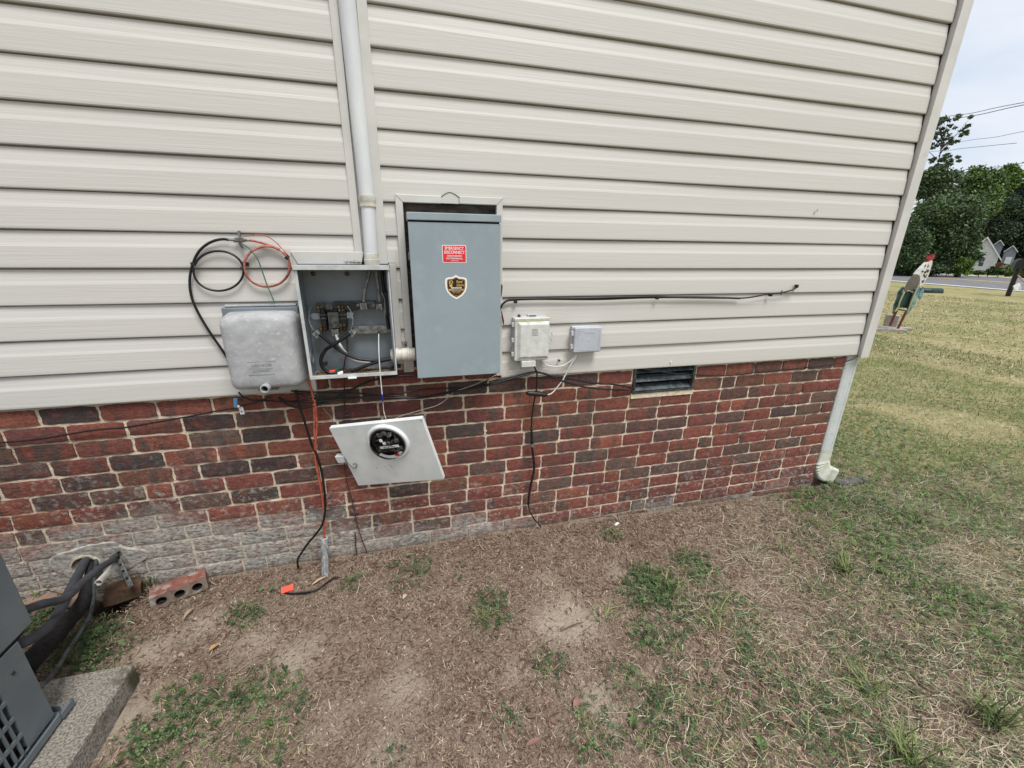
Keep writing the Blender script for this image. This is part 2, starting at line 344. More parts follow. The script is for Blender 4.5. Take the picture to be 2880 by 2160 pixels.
#==STRUCT==
# ------------------------------------------------------------------ ground: one sheet, fine by the wall, reaching the horizon
def axis(fine0, fine1, step, far0, far1):
    a = list(np.arange(fine0, fine1+1e-6, step)); s = step; x = fine1
    while x < far1: s *= 1.22; x += s; a.append(x)
    s = step; x = fine0; lo = []
    while x > far0: s *= 1.22; x -= s; lo.append(x)
    return np.array(lo[::-1]+a)
gx = axis(-2.2, 4.6, .025, -200, 600); gy = axis(-2.6, .1, .025, -200, 600)
def sstep(a, b, x): t = min(1, max(0, (x-a)/(b-a))); return t*t*(3-2*t)
# green cover: patches that grow where the photograph has them, and the lawn spreading in from the right
PATCH = [(450,1600,.16,1.05),(560,1560,.13,.9),(540,1480,.07,.6),(610,1600,.08,.7),(390,1510,.06,.6),(330,1640,.08,.7),(160,1400,.10,.9),(215,1430,.08,.6),(60,1330,.12,.9),(530,1330,.07,.5),(760,1260,.05,.4),(880,1240,.10,.5),(1000,1240,.09,.35),(1050,1300,.07,.7),(1060,1345,.06,.7),
 (1320,1158,.05,.85),(1420,1270,.12,1.),(1500,1230,.10,.95),(1560,1300,.10,.8),(1480,1340,.12,.7),(1620,1350,.14,.7),(1700,1470,.16,.8),(1560,1480,.12,.5),(1400,1380,.07,.55),(1450,1560,.14,.5),(1600,1640,.2,.9),(1800,1560,.25,.9),(1290,1590,.08,.5),
 (1760,1110,.18,.85),(1840,1180,.22,.8),(1650,1190,.09,.5),(1900,1420,.22,.9),(2050,1290,.25,.95),(1180,1440,.07,.35),(1100,1560,.07,.3),(1350,1470,.08,.45),(870,1640,.08,.25)]
PG = [(G(20, a, b), r_*1.25, s_) for a, b, r_, s_ in PATCH]
BARE = [(1225,1340,.17,1.),(1290,1320,.10,.6),(870,1490,.12,.6),(640,1420,.13,.7),(560,1390,.12,.6),(330,1400,.10,.6),(1290,1520,.10,.7),(430,1350,.10,.7),(1110,1450,.07,.6),(720,1560,.12,.35),(1330,1230,.08,.5),(830,1620,.12,.5),(270,1560,.12,.7),(1180,1250,.08,.4)]
BG = [(G(20, a, b), r_, s_) for a, b, r_, s_ in BARE]
def nzv(x, y, s, o=0): return noise.noise(Vector((x*s+o, y*s-o, o*.37)))*.5+.5
def green(x, y):
    g = 0
    for p, r_, s_ in PG:
        d2 = ((x-p.x)**2+(y-p.y)**2)/(r_*r_)
        if d2 < 4: g = max(g, s_*math.exp(-d2*1.1))
    lawn = sstep(-.55, .85, x-(2.15+1.12*y)) if y > -2.2 else 1
    if x > 2.62 and y > -.12: lawn = .85
    g = max(g, lawn*(.60+1.5*(nzv(x, y, 2.2, 3)-.5)))
    n = nzv(x, y, 7, 9); return max(0, min(1, g*(.2+1.7*n)*1.35-.05))
def bare(x, y):
    g = 0
    for p, r_, s_ in BG:
        d2 = ((x-p.x)**2+(y-p.y)**2)/(r_*r_)
        if d2 < 4: g = max(g, s_*math.exp(-d2*1.3))
    return min(1, g*(.5+nzv(x, y, 6, 5)))
G0 = G(5,760,470)
def road_normal():
    a, b = G(15, 250, 565), G(15, 2212, 720); d = (b-a); d.z = 0; d.normalize(); n = Vector((-d.y, d.x, 0)); n = n if n.dot(a-CAM) > 0 else -n
    return (n.x, n.y, (a-CAM).dot(n)*1.60)
RN = road_normal()
def ground():
    nx, ny = len(gx), len(gy); co = []; cols = []
    for y in gy:
        for x in gx:
            n = 0
            near = -2.3 < x < 4.8 and -2.7 < y < .1
            if near: n = (noise.noise(Vector((x*14, y*14, 0)))*.006+noise.noise(Vector((x*40, y*40, 3)))*.003)
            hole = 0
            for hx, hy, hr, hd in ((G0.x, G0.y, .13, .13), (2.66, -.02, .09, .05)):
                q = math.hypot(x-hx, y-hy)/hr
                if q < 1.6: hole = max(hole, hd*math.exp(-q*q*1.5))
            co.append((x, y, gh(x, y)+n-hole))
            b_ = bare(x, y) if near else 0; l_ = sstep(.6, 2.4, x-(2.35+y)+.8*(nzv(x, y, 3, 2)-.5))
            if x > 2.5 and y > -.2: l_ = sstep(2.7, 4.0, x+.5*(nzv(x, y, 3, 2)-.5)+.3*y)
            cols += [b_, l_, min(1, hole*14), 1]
    fs = [(j*nx+i, j*nx+i+1, (j+1)*nx+i+1, (j+1)*nx+i) for j in range(ny-1) for i in range(nx-1)]
    me = bpy.data.meshes.new('ground'); me.from_pydata(co, [], fs); at = me.color_attributes.new('Col', 'FLOAT_COLOR', 'POINT'); at.data.foreach_set('color', cols)
    me.polygons.foreach_set('use_smooth', [True]*len(fs))
    m = bpy.data.materials.new('soil_and_lawn'); m.use_nodes = True; t = m.node_tree; n = t.nodes; L = t.links.new; b = n['Principled BSDF']
    b.inputs['Roughness'].default_value = 1; b.inputs['Specular IOR Level'].default_value = .1
    tc = n.new('ShaderNodeTexCoord'); at = n.new('ShaderNodeAttribute'); at.attribute_name = 'Col'; sp = n.new('ShaderNodeSeparateColor'); L(at.outputs['Color'], sp.inputs[0])
    def noi(s, d=6, st=(1,1,1)):
        mp = n.new('ShaderNodeMapping'); mp.inputs['Scale'].default_value = st; L(tc.outputs['Object'], mp.inputs[0]); x = n.new('ShaderNodeTexNoise'); x.inputs['Scale'].default_value = s; x.inputs['Detail'].default_value = d; x.inputs['Roughness'].default_value = .65; L(mp.outputs[0], x.inputs['Vector']); return x.outputs['Fac']
    def mr(src, a, z, c=0., d=1.):
        r = n.new('ShaderNodeMapRange'); [setattr(r.inputs[k], 'default_value', v) for k, v in zip(('From Min','From Max','To Min','To Max'), (a, z, c, d))]; L(src, r.inputs['Value']); return r.outputs[0]
    def mix(f, a, z):
        x = n.new('ShaderNodeMix'); x.data_type = 'RGBA'; L(f, x.inputs['Factor'])
        for k, v in (('A', a), ('B', z)):
            if isinstance(v, tuple): x.inputs[k].default_value = v
            else: L(v, x.inputs[k])
        return x.outputs['Result']
    soil = mix(mr(noi(24, 9), .35, .65), lc(118,100,86), lc(150,132,114)); soil = mix(mr(noi(90, 6), .45, .7), soil, lc(166,152,136)); soil = mix(mr(noi(5, 5), .5, .75, 0, .7), soil, lc(112,90,76)); soil = mix(mr(noi(110, 6), .53, .66), soil, lc(66,50,42))
    soil = mix(mr(sp.outputs['Red'], .1, .75), soil, mix(mr(noi(60, 8), .3, .7), lc(184,170,152), lc(160,146,130)))
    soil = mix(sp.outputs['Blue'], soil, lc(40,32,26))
    lawn = mix(mr(noi(1.1, 8, (1, .5, 1)), .38, .6), lc(134,132,88), lc(168,156,116)); lawn = mix(mr(noi(7, 8, (.6, 1.6, 1)), .5, .66), lawn, lc(180,168,130)); lawn = mix(mr(noi(.5, 4), .52, .62, 0, .55), lawn, lc(112,122,66)); lawn = mix(mr(noi(30, 6), .5, .75, 0, .6), lawn, lc(110,108,62))
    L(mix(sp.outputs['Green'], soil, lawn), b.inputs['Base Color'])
    bp = n.new('ShaderNodeBump'); bp.inputs['Strength'].default_value = 1; bp.inputs['Distance'].default_value = .012; L(noi(70, 8), bp.inputs['Height']); L(bp.outputs[0], b.inputs['Normal'])
    me.materials.append(m); o = bpy.data.objects.new('ground', me); sc.collection.objects.link(o); o['kind'] = 'structure'; o['label'] = 'bare brown soil by the wall turning into patchy dry lawn'
ground()

# road: near edge measured, width across it by the same ratio along the whole length
n0, n1 = G(15, 250, 565), G(15, 2212, 720); dr = (n1-n0); dr.z = 0
def roadpt(t, k, h): p = CAM+(n0+dr*t-CAM)*1.0; q = Vector((p.x*k, CAM.y+(p.y-CAM.y)*k, 0)); q.z = gh(q.x, q.y)+h; return q
def strip(name, ka, kb, h, m, label=None):
    ts = [-14, -6, -2, -1, 0, .5, 1, 2, 3, 6, 12]; b = MB(); vs = []
    for t in ts: vs += [roadpt(t, ka, h), roadpt(t, kb, h)]
    b.add(vs, [(2*i, 2*i+2, 2*i+3, 2*i+1)[::-1] for i in range(len(ts)-1)])
    o = b.build(name, m, origin=(0,0,0)); o['kind'] = 'structure'
    if label: o['label'] = label
    return o
strip('road', .985, 1.565, .012, 'asphalt', 'grey two lane road beyond the lawn')
strip('road_edge_line', .998, 1.012, .018, 'paintw', 'white line along the near edge of the road')
strip('road_edge_line', 1.535, 1.555, .018, 'paintw', 'white line along the far edge of the road')
strip('road_centre_line', 1.262, 1.27, .018, 'painty', 'yellow centre line of the road'); strip('road_centre_line', 1.274, 1.282, .018, 'painty', 'yellow centre line of the road')

# ------------------------------------------------------------------ the house
house = thing('house', (0,0,0), 'cream vinyl sided house wall on a dark red brick foundation', 'house')
E_ = .12702; Z0 = 1.49-.5907                                       # lap exposure and the height of the lowest lap
XR = 2.64; TOP = 3.9
def holes(z):                                                     # gaps in the siding at height z
    h = []
    if z > 1.43: h.append((-.187, -.067))
    if z < 1.452: h.append((-.423, -.180))
    if z < 1.43: h.append((-.187, -.034))
    if 1.04 > z: h.append((-.036, .012))
    if z < 1.69: h.append((-.016, .416))
    return h
def siding():
    b = MB(); prof = [(0, .017), (.001, -.008), (.004, -.0098), (.010, -.0102), (.072, -.0080), (.0775, -.0068), (.084, -.0052), (.100, -.0030), (E_-.004, .0008), (E_-.0015, .010), (E_+.006, .017)]
    k = 0
    while Z0+k*E_ < TOP:
        z = Z0+k*E_
        cuts = sorted(set([z, z+E_]+[c for c in (1.43, 1.452, 1.04, 1.69) if z < c < z+E_]))
        for c0, c1 in zip(cuts[:-1], cuts[1:]):
            zm = (c0+c1)/2; segs = [(-4.2, XR)]
            for a, d in holes(zm): segs = [s for x0, x1 in segs for s in ((x0, min(x1, a)), (max(x0, d), x1)) if s[1]-s[0] > .001]
            pf = []
            for (h, y), (h2, y2) in zip(prof[:-1], prof[1:]):
                lo, hi = max(z+h, c0), min(z+h2, c1 if c1 < z+E_-.001 else z+E_+.006)
                if hi <= lo and not (h == 0 and c0 == z): continue
                f = lambda q: y+(y2-y)*((q-z-h)/max(1e-9, h2-h))
                if not pf: pf.append((lo, f(lo)))
                pf.append((hi, f(hi)))
            if len(pf) < 2: continue
            for x0, x1 in segs:
                nx = max(1, int((x1-x0)/.25)); vs = []
                for i in range(nx+1):
                    x = x0+(x1-x0)*i/nx; wv = .0012*math.sin(x*2.3+k*1.7)+.0008*math.sin(x*6.1+k)
                    vs += [(x, y+wv, zz+.0008*math.sin(x*1.9+k*2.2)) for zz, y in pf]
                m = len(pf); b.add(vs, [(i*m+j, (i+1)*m+j, (i+1)*m+j+1, i*m+j+1) for i in range(nx) for j in range(m-1)])
        k += 1
    o = b.build('siding', 'siding', house); return o
sid = siding()
# wall behind the siding, cut round the recesses it shows
bk = MB(); bk.box(-4.2, 2.64, .020, .2, 1.0, TOP); bk.box(-4.2, -.40, .0205, .2, .93, 1.0); bk.box(.40, 2.64, .0205, .2, .93, 1.0); bk.build('sheathing', 'dark', house)
bd = MB(); bd.box(-.012, .412, .006, .013, 1.0, 1.684); bd.build('backing_board', 'wood', house)
def trim(x0, x1, z0, z1, name='trim_strip', y=-.014, th=.024, m='trim'): return MB().box(x0, x1, y, y+th, z0, z1).build(name, m, house, bevel=.002)
trim(-.189, -.160, 1.455, TOP); trim(-.100, -.065, 1.425, TOP)
MB().box(-.160, -.1, .004, .012, 1.43, TOP).build('channel_back', 'pvc', house)
# mitred trim around the meter socket
trim(-.423, -.404, .885, 1.468, y=-.012); MB().prism([(-.425,-.016,1.472),(-.155,-.016,1.472),(-.168,-.016,1.424),(-.404,-.016,1.424)], (0,.026,0)).build('trim_strip', 'trim', house, bevel=.002)
trim(-.062, -.034, 1.00, 1.428, y=-.018); trim(-.034, .012, .955, 1.045, y=-.004, name='filler_strip')
# surround of the disconnect panel, its top strip broken by a gap
trim(-.018, .010, 1.035, 1.688, y=-.0165); trim(.392, .418, .915, 1.690, y=-.016)
MB().prism([(-.018,-.018,1.690),(.163,-.018,1.690),(.163,-.018,1.662),(.010,-.018,1.662)], (0,.028,0)).build('trim_strip', 'trim', house, bevel=.002)
MB().prism([(.236,-.018,1.692),(.420,-.018,1.692),(.393,-.018,1.664),(.236,-.018,1.664)], (0,.028,0)).build('trim_strip', 'trim', house, bevel=.002)
# corner post and the side wall beyond the corner
MB().prism([(2.648,-.030,0),(2.712,-.030,0),(2.712,.045,0),(2.704,.045,0),(2.704,-.022,0),(2.656,-.022,0),(2.656,.0,0),(2.648,.0,0)][::-1], (0,0,TOP-.885)).build('corner_post', 'trim', house, bevel=.0015).location.z = .885
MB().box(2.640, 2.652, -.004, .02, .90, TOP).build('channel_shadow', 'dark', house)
b = MB(); k = 0
while Z0+k*E_ < TOP:
    z = Z0+k*E_; b.add([(2.70,.045,z),(2.712,.045,z),(2.708,.045,z+.08),(2.698,.045,z+E_),(2.70,9,z),(2.712,9,z),(2.708,9,z+.08),(2.698,9,z+E_)], [(0,4,5,1)[::-1],(1,5,6,2)[::-1],(2,6,7,3)[::-1]]); k += 1
b.build('side_siding', 'siding', house)
MB().box(-4.2, 2.697, .2, 9, -.2, TOP).build('side_wall', 'mortar', house)
# brick foundation
LM = .1963; HM = .0745; ZT = .817; BY = .010
VX0, VX1, VZ0, VZ1 = 1.143, 1.517, .757, .92
def bricks():
    b = MB(); pal = [((152,94,80),5),((142,86,76),5),((160,100,82),4),((134,88,79),4),((124,82,76),3),((114,98,88),2.2),((90,86,82),1.8),((106,88,83),2),((134,96,80),2)]
    cols = [c for c, w_ in pal]; ws = [w_ for c, w_ in pal]
    def one(x0, x1, z0, z1):
        if x1-x0 < .03: return
        c = random.choices(cols, ws)[0]
        if x0 < -.3 and random.random() < .14: c = (78,74,73)
        j = random.uniform(.88, 1.12); col = tuple(v*j*.80 for v in sr(*c)[:3])+(random.random(),)
        nx, nz_ = max(3, int((x1-x0)/.016)), 6; y = BY+random.uniform(-.0022, .0022); sd_ = random.uniform(0, 50); tw = random.uniform(-.0015, .0015)
        vs = []
        for jz in range(nz_+1):
            for i in range(nx+1):
                u, v_ = i/nx, jz/nz_; x = x0+(x1-x0)*u; z = z0+(z1-z0)*v_
                e = min(u*(x1-x0), (1-u)*(x1-x0), v_*(z1-z0), (1-v_)*(z1-z0))
                nn = noise.noise(Vector((x*34+sd_, z*48, sd_)))
                if i in (0, nx): x += nn*.0046
                if jz in (0, nz_): z += nn*.0036+(.0035 if jz == 0 else -.0035)*(1 if i in (0, nx) else 0)
                yy = y+tw*(u-.5)*2+noise.noise(Vector((x*30+sd_, z*70, 1)))*.0030+(0.0022 if e < .001 else 0)
                vs.append((x, yy, z))
        n = nx+1; fs = [(a*n+i, a*n+i+1, (a+1)*n+i+1, (a+1)*n+i) for a in range(nz_) for i in range(nx)]
        b.add(vs, fs, 0, col)
        ring = [i for i in range(n)]+[a*n+nx for a in range(1, nz_+1)]+[nz_*n+i for i in range(nx-1, -1, -1)]+[a*n for a in range(nz_-1, 0, -1)]
        bv = [vs[i] for i in ring]; m = len(bv); b.add(bv+[(p[0], BY+.03, p[2]) for p in bv], [(i, m+i, m+(i+1) % m, (i+1) % m)[::1] for i in range(m)], 0, col)
    for r_ in range(-3, 14):
        z1 = ZT+HM-(r_*HM)-.0048; z0 = z1-HM+.0096
        if r_ < 0 and True: z0, z1 = ZT-(r_)*HM+.0045, ZT-(r_-1)*HM-.0045
        x = 2.596; first = True; pos = []
        while x > -4.2:
            wv = LM
            if first and r_ % 2 == 0: wv = .093
            elif random.random() < .045: wv = LM/2
            wv += random.uniform(-.003, .003); pos.append((x-wv+.0052, x-(0 if first else .0052))); x -= wv; first = False
        for x0, x1 in pos:
            if r_ < 0 and (x1 < -.42 or x0 > .44): continue
            if z1 > VZ0+.002 and x1 > VX0 and x0 < VX1:                # the vent opening
                if x0 < VX0-.02: one(x0, VX0-.003, z0, z1)
                if x1 > VX1+.02: one(VX1+.003, x1, z0, z1)
                continue
            one(x0, x1, z0, z1)
    return b.build('brick_foundation', 'brick', house, auto=True)
bricks()
# mortar: a rough sheet between and slightly behind the brick faces, left open at the vent
HX, HZ = W(23,1245,250,0).x, W(23,1245,250,0).z-.012
def mortar():
    b = MB(); vs = []; fs = []; xs = np.arange(-4.2, 2.5921, .0165); zs = np.arange(-.2, 1.06, .0165); n = len(xs)
    for z in zs:
        for x in xs: vs.append((x, BY+.0062+noise.noise(Vector((x*40, z*40, 7)))*.0022, z))
    for j in range(len(zs)-1):
        for i in range(n-1):
            xm, zm = xs[i]+.008, zs[j]+.008
            if VX0 < xm < VX1 and zm > VZ0: continue
            if zm > .905 and not -.42 < xm < .44: continue
            if math.hypot(xm-HX, zm-HZ) < .050: continue
            fs.append((j*n+i, j*n+i+1, (j+1)*n+i+1, (j+1)*n+i))
    b.add(vs, fs); b.box(2.585, 2.5925, BY+.008, 9, -.2, .9)
    b.box(VX0-.006, VX1+.006, BY-.004, BY+.05, VZ0-.028, VZ0)
    return b.build('mortar', 'mortar', house)
mortar()
bb = MB()
for r_ in range(0, 14):
    z0 = ZT-r_*HM+.0045; y = BY+.012; j = 0
    while y < 3.5:
        y1 = y+(.093 if (r_ % 2 and j == 0) else LM)-.009; c = random.choice([(116,52,44),(104,47,41),(92,60,54)]); bb.box(2.588, 2.596, y, y1, z0, z0+HM-.009, 0, tuple(v*.8 for v in sr(*c)[:3])+(random.random(),)); y = y1+.009; j += 1
bb.build('side_brick', 'brick', house)
# mortar parging smeared round the pipe sleeve, low at the left
def parge():
    cx_, cz_ = HX+.03, HZ+.02; b = MB(); vs = [(cx_, BY-.007, cz_)]; n = 96
    for ring in range(1, 31):
        for k in range(n):
            a = 2*math.pi*k/n; rr = (.15+.05*noise.noise(Vector((math.cos(a)*1.6, math.sin(a)*1.6, 4))))*ring/30
            x, z = cx_+math.cos(a)*rr*1.15, cz_+math.sin(a)*rr*.60
            y = BY-.0045+noise.noise(Vector((x*30, z*42, 2)))*.0030+(.010 if ring == 30 else 0)+(.003 if ring == 29 else 0)
            vs.append((x, y, z))
    fs = []
    for ring in range(1, 30):
        o = 1+(ring-1)*n
        for k in range(n):
            q = vs[o+k]
            if math.hypot(q[0]-HX, q[2]-HZ) < .047: continue
            fs.append((o+k, o+(k+1) % n, o+n+(k+1) % n, o+n+k)[::-1])
    b.add(vs, fs, 0, (.34,.32,.30,.98)); return b.build('parging', 'brick', house, smooth=True)
parge()
# foundation vent
vent = MB(); vent.box(VX0-.002, VX0+.010, .004, .08, VZ0, .90); vent.box(VX1-.012, VX1+.002, .004, .08, VZ0, .90); vent.box(VX0, VX1, .002, .08, VZ0, VZ0+.010); vent.box(VX0, VX1, .075, .085, VZ0, .93, 1)
vf = vent.build('foundation_vent', ['darkmetal', 'dark'], house)
vm = mat('vent_slat', lc(96,104,108), lc(60,64,66), 30, rough=.5, metal=.3, bump=.2)
for i, z in enumerate((.772, .822, .872)):
    MB().obox(((VX0+VX1)/2, .028, z+.012), Vector(((VX1-VX0)/2-.012, 0, 0)), Vector((0, .020, .013)), Vector((0, -.0008, .0012))).build('louver', vm, vf)

#==OBJECTS==
# ------------------------------------------------------------------ disconnect panel
PY = -.13
p0, p1 = W(2,172,265,PY), W(2,905,1545,PY)
pan = thing('electrical_panel', (.2, -.06, .96), 'tall closed blue-grey steel panel with a red sticker and a shield sticker', 'electrical panel')
x0, x1, z0, z1 = .020, .384, .962, 1.618
MB().box(x0+.006, x1-.004, -.118, .005, z0+.006, z1-.006).build('enclosure', 'panel', pan, bevel=.002)
door = MB().box(x0+.003, x1-.001, PY-.001, -.115, z0, z1-.034).build('cover', 'panel', pan, bevel=.0025, segs=3)
MB().box(x0, x1+.001, PY-.006, .004, z1-.028, z1).build('hood', 'panel', pan, bevel=.003, segs=3)
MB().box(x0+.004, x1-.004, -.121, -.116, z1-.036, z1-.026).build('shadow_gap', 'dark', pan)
for zz in (1.50, 1.485, 1.44, 1.425, 1.10, 1.08, 1.055, 1.035, 1.015): MB().lathe((x0+.006, -.112, zz), (-1,0,0), [(0,.004),(.004,.004),(.004,0)], 8).build('rivet', 'alu', pan)
MB().box(x0-.002, x0+.006, -.124, -.110, 1.445, 1.475).build('hinge', 'alu', pan)
kn = MB(); kn.lathe((.125, -.05, z1), (0,0,1), [(0,.006),(.005,.006),(.007,0)], 8); kn.lathe((.235, -.05, z1), (0,0,1), [(0,.006),(.005,.006),(.007,0)], 8); kn.box(.13, .23, -.06, .0, z1-.001, z1+.004); kn.build('hub_plate', 'darkmetal', pan)
# the bump behind the gap of the surround
b = MB(); b.prism([(.161,-.011,1.664),(.238,-.011,1.664),(.238,-.011,1.688),(.228,-.011,1.692),(.215,-.011,1.700),(.198,-.011,1.704),(.182,-.011,1.700),(.168,-.011,1.690),(.161,-.011,1.686)], (0,.02,0)); b.build('torn_flap', 'trim', house)
b = MB(); b.tube(spline([(.163,-.012,1.687),(.180,-.012,1.699),(.199,-.012,1.705),(.218,-.012,1.699),(.238,-.012,1.686)]), .0011, 6); b.build('torn_edge', 'dark', house)
rbp = random.Random(21); sc_m = mat('scuff', lc(176,188,192), lc(166,178,183), 30)
for i in range(9):
    p = Vector((rbp.uniform(.05,.36), PY-.0004, rbp.uniform(1.0,1.55))); a = rbp.uniform(-.6,.6); L_ = rbp.uniform(.003,.014); MB().obox(p, Vector((math.cos(a)*L_,0,math.sin(a)*L_)), Vector((0,.0003,0)), Vector((-math.sin(a)*.0005,0,math.cos(a)*.0005))).build('scuff_mark', sc_m, door)
# red warning sticker
sx, sz = W(13,440,410,PY).x, W(13,440,410,PY).z; ex = Vector((1,0,-.012)); ey = Vector((0.012,0,1)); SY = PY-.0016
def roundrect(cx, cz, hw, hh, r, y, n=4):
    pts = []
    for qx, qz, a0 in ((1,1,0),(-1,1,90),(-1,-1,180),(1,-1,270)):
        for i in range(n+1):
            a = R(a0+90*i/n); pts.append(Vector((cx+qx*(hw-r)+r*math.cos(a), y, cz+qz*(hh-r)+r*math.sin(a))))
    return pts
rs = MB(); hw, hh = .0475, .0335
rs.prism(roundrect(sx, sz, hw, hh, .004, SY), (0,.0012,0), 0); rs.prism(roundrect(sx, sz, hw-.0022, hh-.0022, .003, SY-.0003), (0,.0004,0), 1)
def tx(mb, s, z, size, mi, width=None, bold=0, x=0, font=None, y=None): mb.text(s, (sx+x, y or SY-.0004, z), ex, ey, size, mi, .0003, bold, font, width)
tx(rs, 'EMERGENCY', sz+.021, .0165, 2, .074, .00015); tx(rs, 'DISCONNECT', sz+.006, .0165, 2, .081, .00015); tx(rs, 'DESCONEXION', sz-.0075, .0085, 2, .058, .0001)
tx(rs, 'DE EMERGENCIA', sz-.0172, .0085, 2, .064, .0001); tx(rs, '30-NEMA No-30', sz-.0256, .005, 2, .030)
o = rs.build('warning_sticker', ['stickwhite','stickred','stickwhite'], door); o['label'] = 'red emergency disconnect sticker with white lettering'
# shield sticker
cx_, cz_ = W(13,490,1270,PY).x, W(13,490,1270,PY).z; u = (W(13,770,1270,PY).x-W(13,205,1270,PY).x)/2; v = (W(13,490,955,PY).z-W(13,490,1580,PY).z)/2
sh = [(0,1),(.32,.84),(.74,.80),(.96,.72),(1,.45),(.98,0),(.86,-.35),(.6,-.66),(.3,-.86),(0,-1)]; sh = sh+[(-a, c) for a, c in sh[-2:0:-1]]
def shp(k, y): return [Vector((cx_+a*u*k, y, cz_+c*v*k)) for a, c in sh][::-1]
ss = MB(); ss.prism(shp(1, SY), (0,.0012,0), 0); ss.prism(shp(.865, SY-.0003), (0,.0004,0), 2); ss.prism(shp(.825, SY-.0006), (0,.0004,0), 1); ss.prism(shp(.80, SY-.0008), (0,.0003,0), 2); ss.prism(shp(.775, SY-.0010), (0,.0003,0), 1)
def t2(s, dx, dz, size, mi, width=None, bold=0, font=None): ss.text(s, (cx_+dx*u, SY-.0011, cz_+dz*v), (1,0,0), (0,0,1), size, mi, .0003, bold, font, width)
ss.lathe((cx_-.47*u, SY-.0009, cz_+.40*v), (0,-1,0), [(0,.0085),(.0004,.0085),(.0004,0)], 16, 2); ss.box(cx_-.60*u, cx_-.36*u, SY-.0013, SY-.0009, cz_+.02*v, cz_+.26*v, 2)
ss.text('R', (cx_-.44*u, SY-.0011, cz_+.40*v), (1,0,0), (0,0,1), .014, 1, .0005, .0006)
t2('Royal', .28, .45, .0150, 2, .026, .0003, 'script'); t2('Electric', .36, .17, .0150, 2, .032, .0003, 'script')
t2('FREE ESTIMATES', 0, -.06, .0065, 3, .042, .0003); ss.box(cx_-.68*u, cx_+.68*u, SY-.0013, SY-.0010, cz_-.27*v, cz_-.14*v, 2); t2('LICENSED & INSURED', 0, -.205, .0045, 1, .034, .0001)
t2('EMERGENCY SERVICES', 0, -.335, .0045, 3, .036); t2('(910) 213-7977', 0, -.46, .0062, 2, .030, .0001); t2('* * * * *', 0, -.68, .0050, 3, .014); t2('* * * * *', 0, .72, .0050, 2, .014)
o = ss.build('shield_sticker', ['stickwhite','stickblack','stickgold','stickwhite'], door); o['label'] = 'black and gold shield shaped company sticker with a white rim'

# ------------------------------------------------------------------ open meter socket
ms = thing('meter_socket', (-.23, -.05, .98), 'open grey meter box without its cover, showing lugs and thick black cables', 'meter box')
mx0, mx1, mz0, mz1, my = -.400, -.060, .980, 1.421, -.110
sh_ = MB(); T = .003
sh_.box(mx0, mx0+T, my, .004, mz0, mz1-T); sh_.box(mx1-T, mx1, my, .004, mz0, mz1-T); sh_.box(mx0+T, mx1-T, my, .004, mz0, mz0+T); sh_.box(mx0-.001, mx1+.001, my-.004, .0035, mz1-T, mz1+.002)
sh_.box(mx0+T, mx1-T, .004, .007, mz0, mz1)
sh_.box(mx0+T, mx0+.010, my+.001, my+.003, mz0+T, mz1-.02); sh_.box(mx1-.010, mx1-T, my+.001, my+.003, mz0+T, mz1-.02)
o = sh_.build('enclosure', 'boxin', ms)
lm = mat('galvanised_edge', lc(206,208,206), lc(184,187,186), 20, rough=.4)
MB().box(mx0-.002, mx1+.002, my-.010, my-.002, mz1-.014, mz1+.003).box(mx0+.0, mx1+.0, my-.004, my+.0005, mz0-.001, mz0+.014).box(mx0-.0005, mx0+.011, my-.0035, my+.0008, mz0+.014, mz1-.014).box(mx1-.005, mx1+.0005, my-.0035, my+.0008, mz0+.014, mz1-.014).build('rim', lm, ms, bevel=.001)
MB().box(-.255, -.222, my-.016, my-.002, mz0-.004, mz0+.001).build('latch_tab', 'white', ms, bevel=.001)
def S(name, mats, parent=ms): return lambda b, bev=.0008, sm=False: b.build(name, mats, parent, bevel=bev, smooth=sm)
MIDY = -.012
# knock-outs and screws on the back
b = MB()
for r_ in (.031, .025, .019):
    c = W(11,660,1300,.004); b.tube([c+Vector((math.cos(a)*r_, -.001, math.sin(a)*r_)) for a in np.linspace(0, 2*math.pi, 28, endpoint=False)], .0008, 5, closed=True)
b.build('knockout', 'boxin', ms); b = MB()
for r_ in (.030, .022):
    b.tube([Vector((mx0+T+.001, -.045+math.cos(a)*r_, 1.055+math.sin(a)*r_)) for a in np.linspace(0, 2*math.pi, 24, endpoint=False)], .0008, 5, closed=True)
b.build('knockout', 'boxin', ms)
b = MB()
for q in ((310,150),(785,150),(480,1405)):
    c = W(11,q[0],q[1],.003); MB().lathe(c, (0,-1,0), [(0,.009),(.004,.009),(.006,.004),(.006,0)], 12).build('mounting_screw', 'darkmetal', ms)

# meter block: black columns, grey centre plate, side tabs
b = MB(); rect(11,388,640,505,960,-.045,.045,b); rect(11,672,640,790,960,-.045,.045,b); rect(11,505,660,672,900,-.030,.03,b); rect(11,660,560,930,670,-.038,.035,b); b.build('meter_block', 'black', ms, bevel=.002)
b = MB(); rect(11,505,702,685,920,-.052,.006,b); b.build('cover_plate', 'darkmetal', ms, bevel=.001)
for q in ((395,728,492,742),(395,775,492,790),(685,722,775,736),(685,778,775,792)):
    b = MB(); rect(11,*q,-.050,.006,b); b.build('barrier_rib', 'darkmetal', ms)
b = MB(); poly(11, [(300,710),(395,710),(395,795),(310,795),(258,742)], -.046, .003, b); b.build('side_tab', 'boxin', ms); b = MB(); poly(11, [(780,695),(880,705),(862,740),(876,820),(850,780),(785,775)], -.046, .003, b); b.build('side_tab', 'boxin', ms)
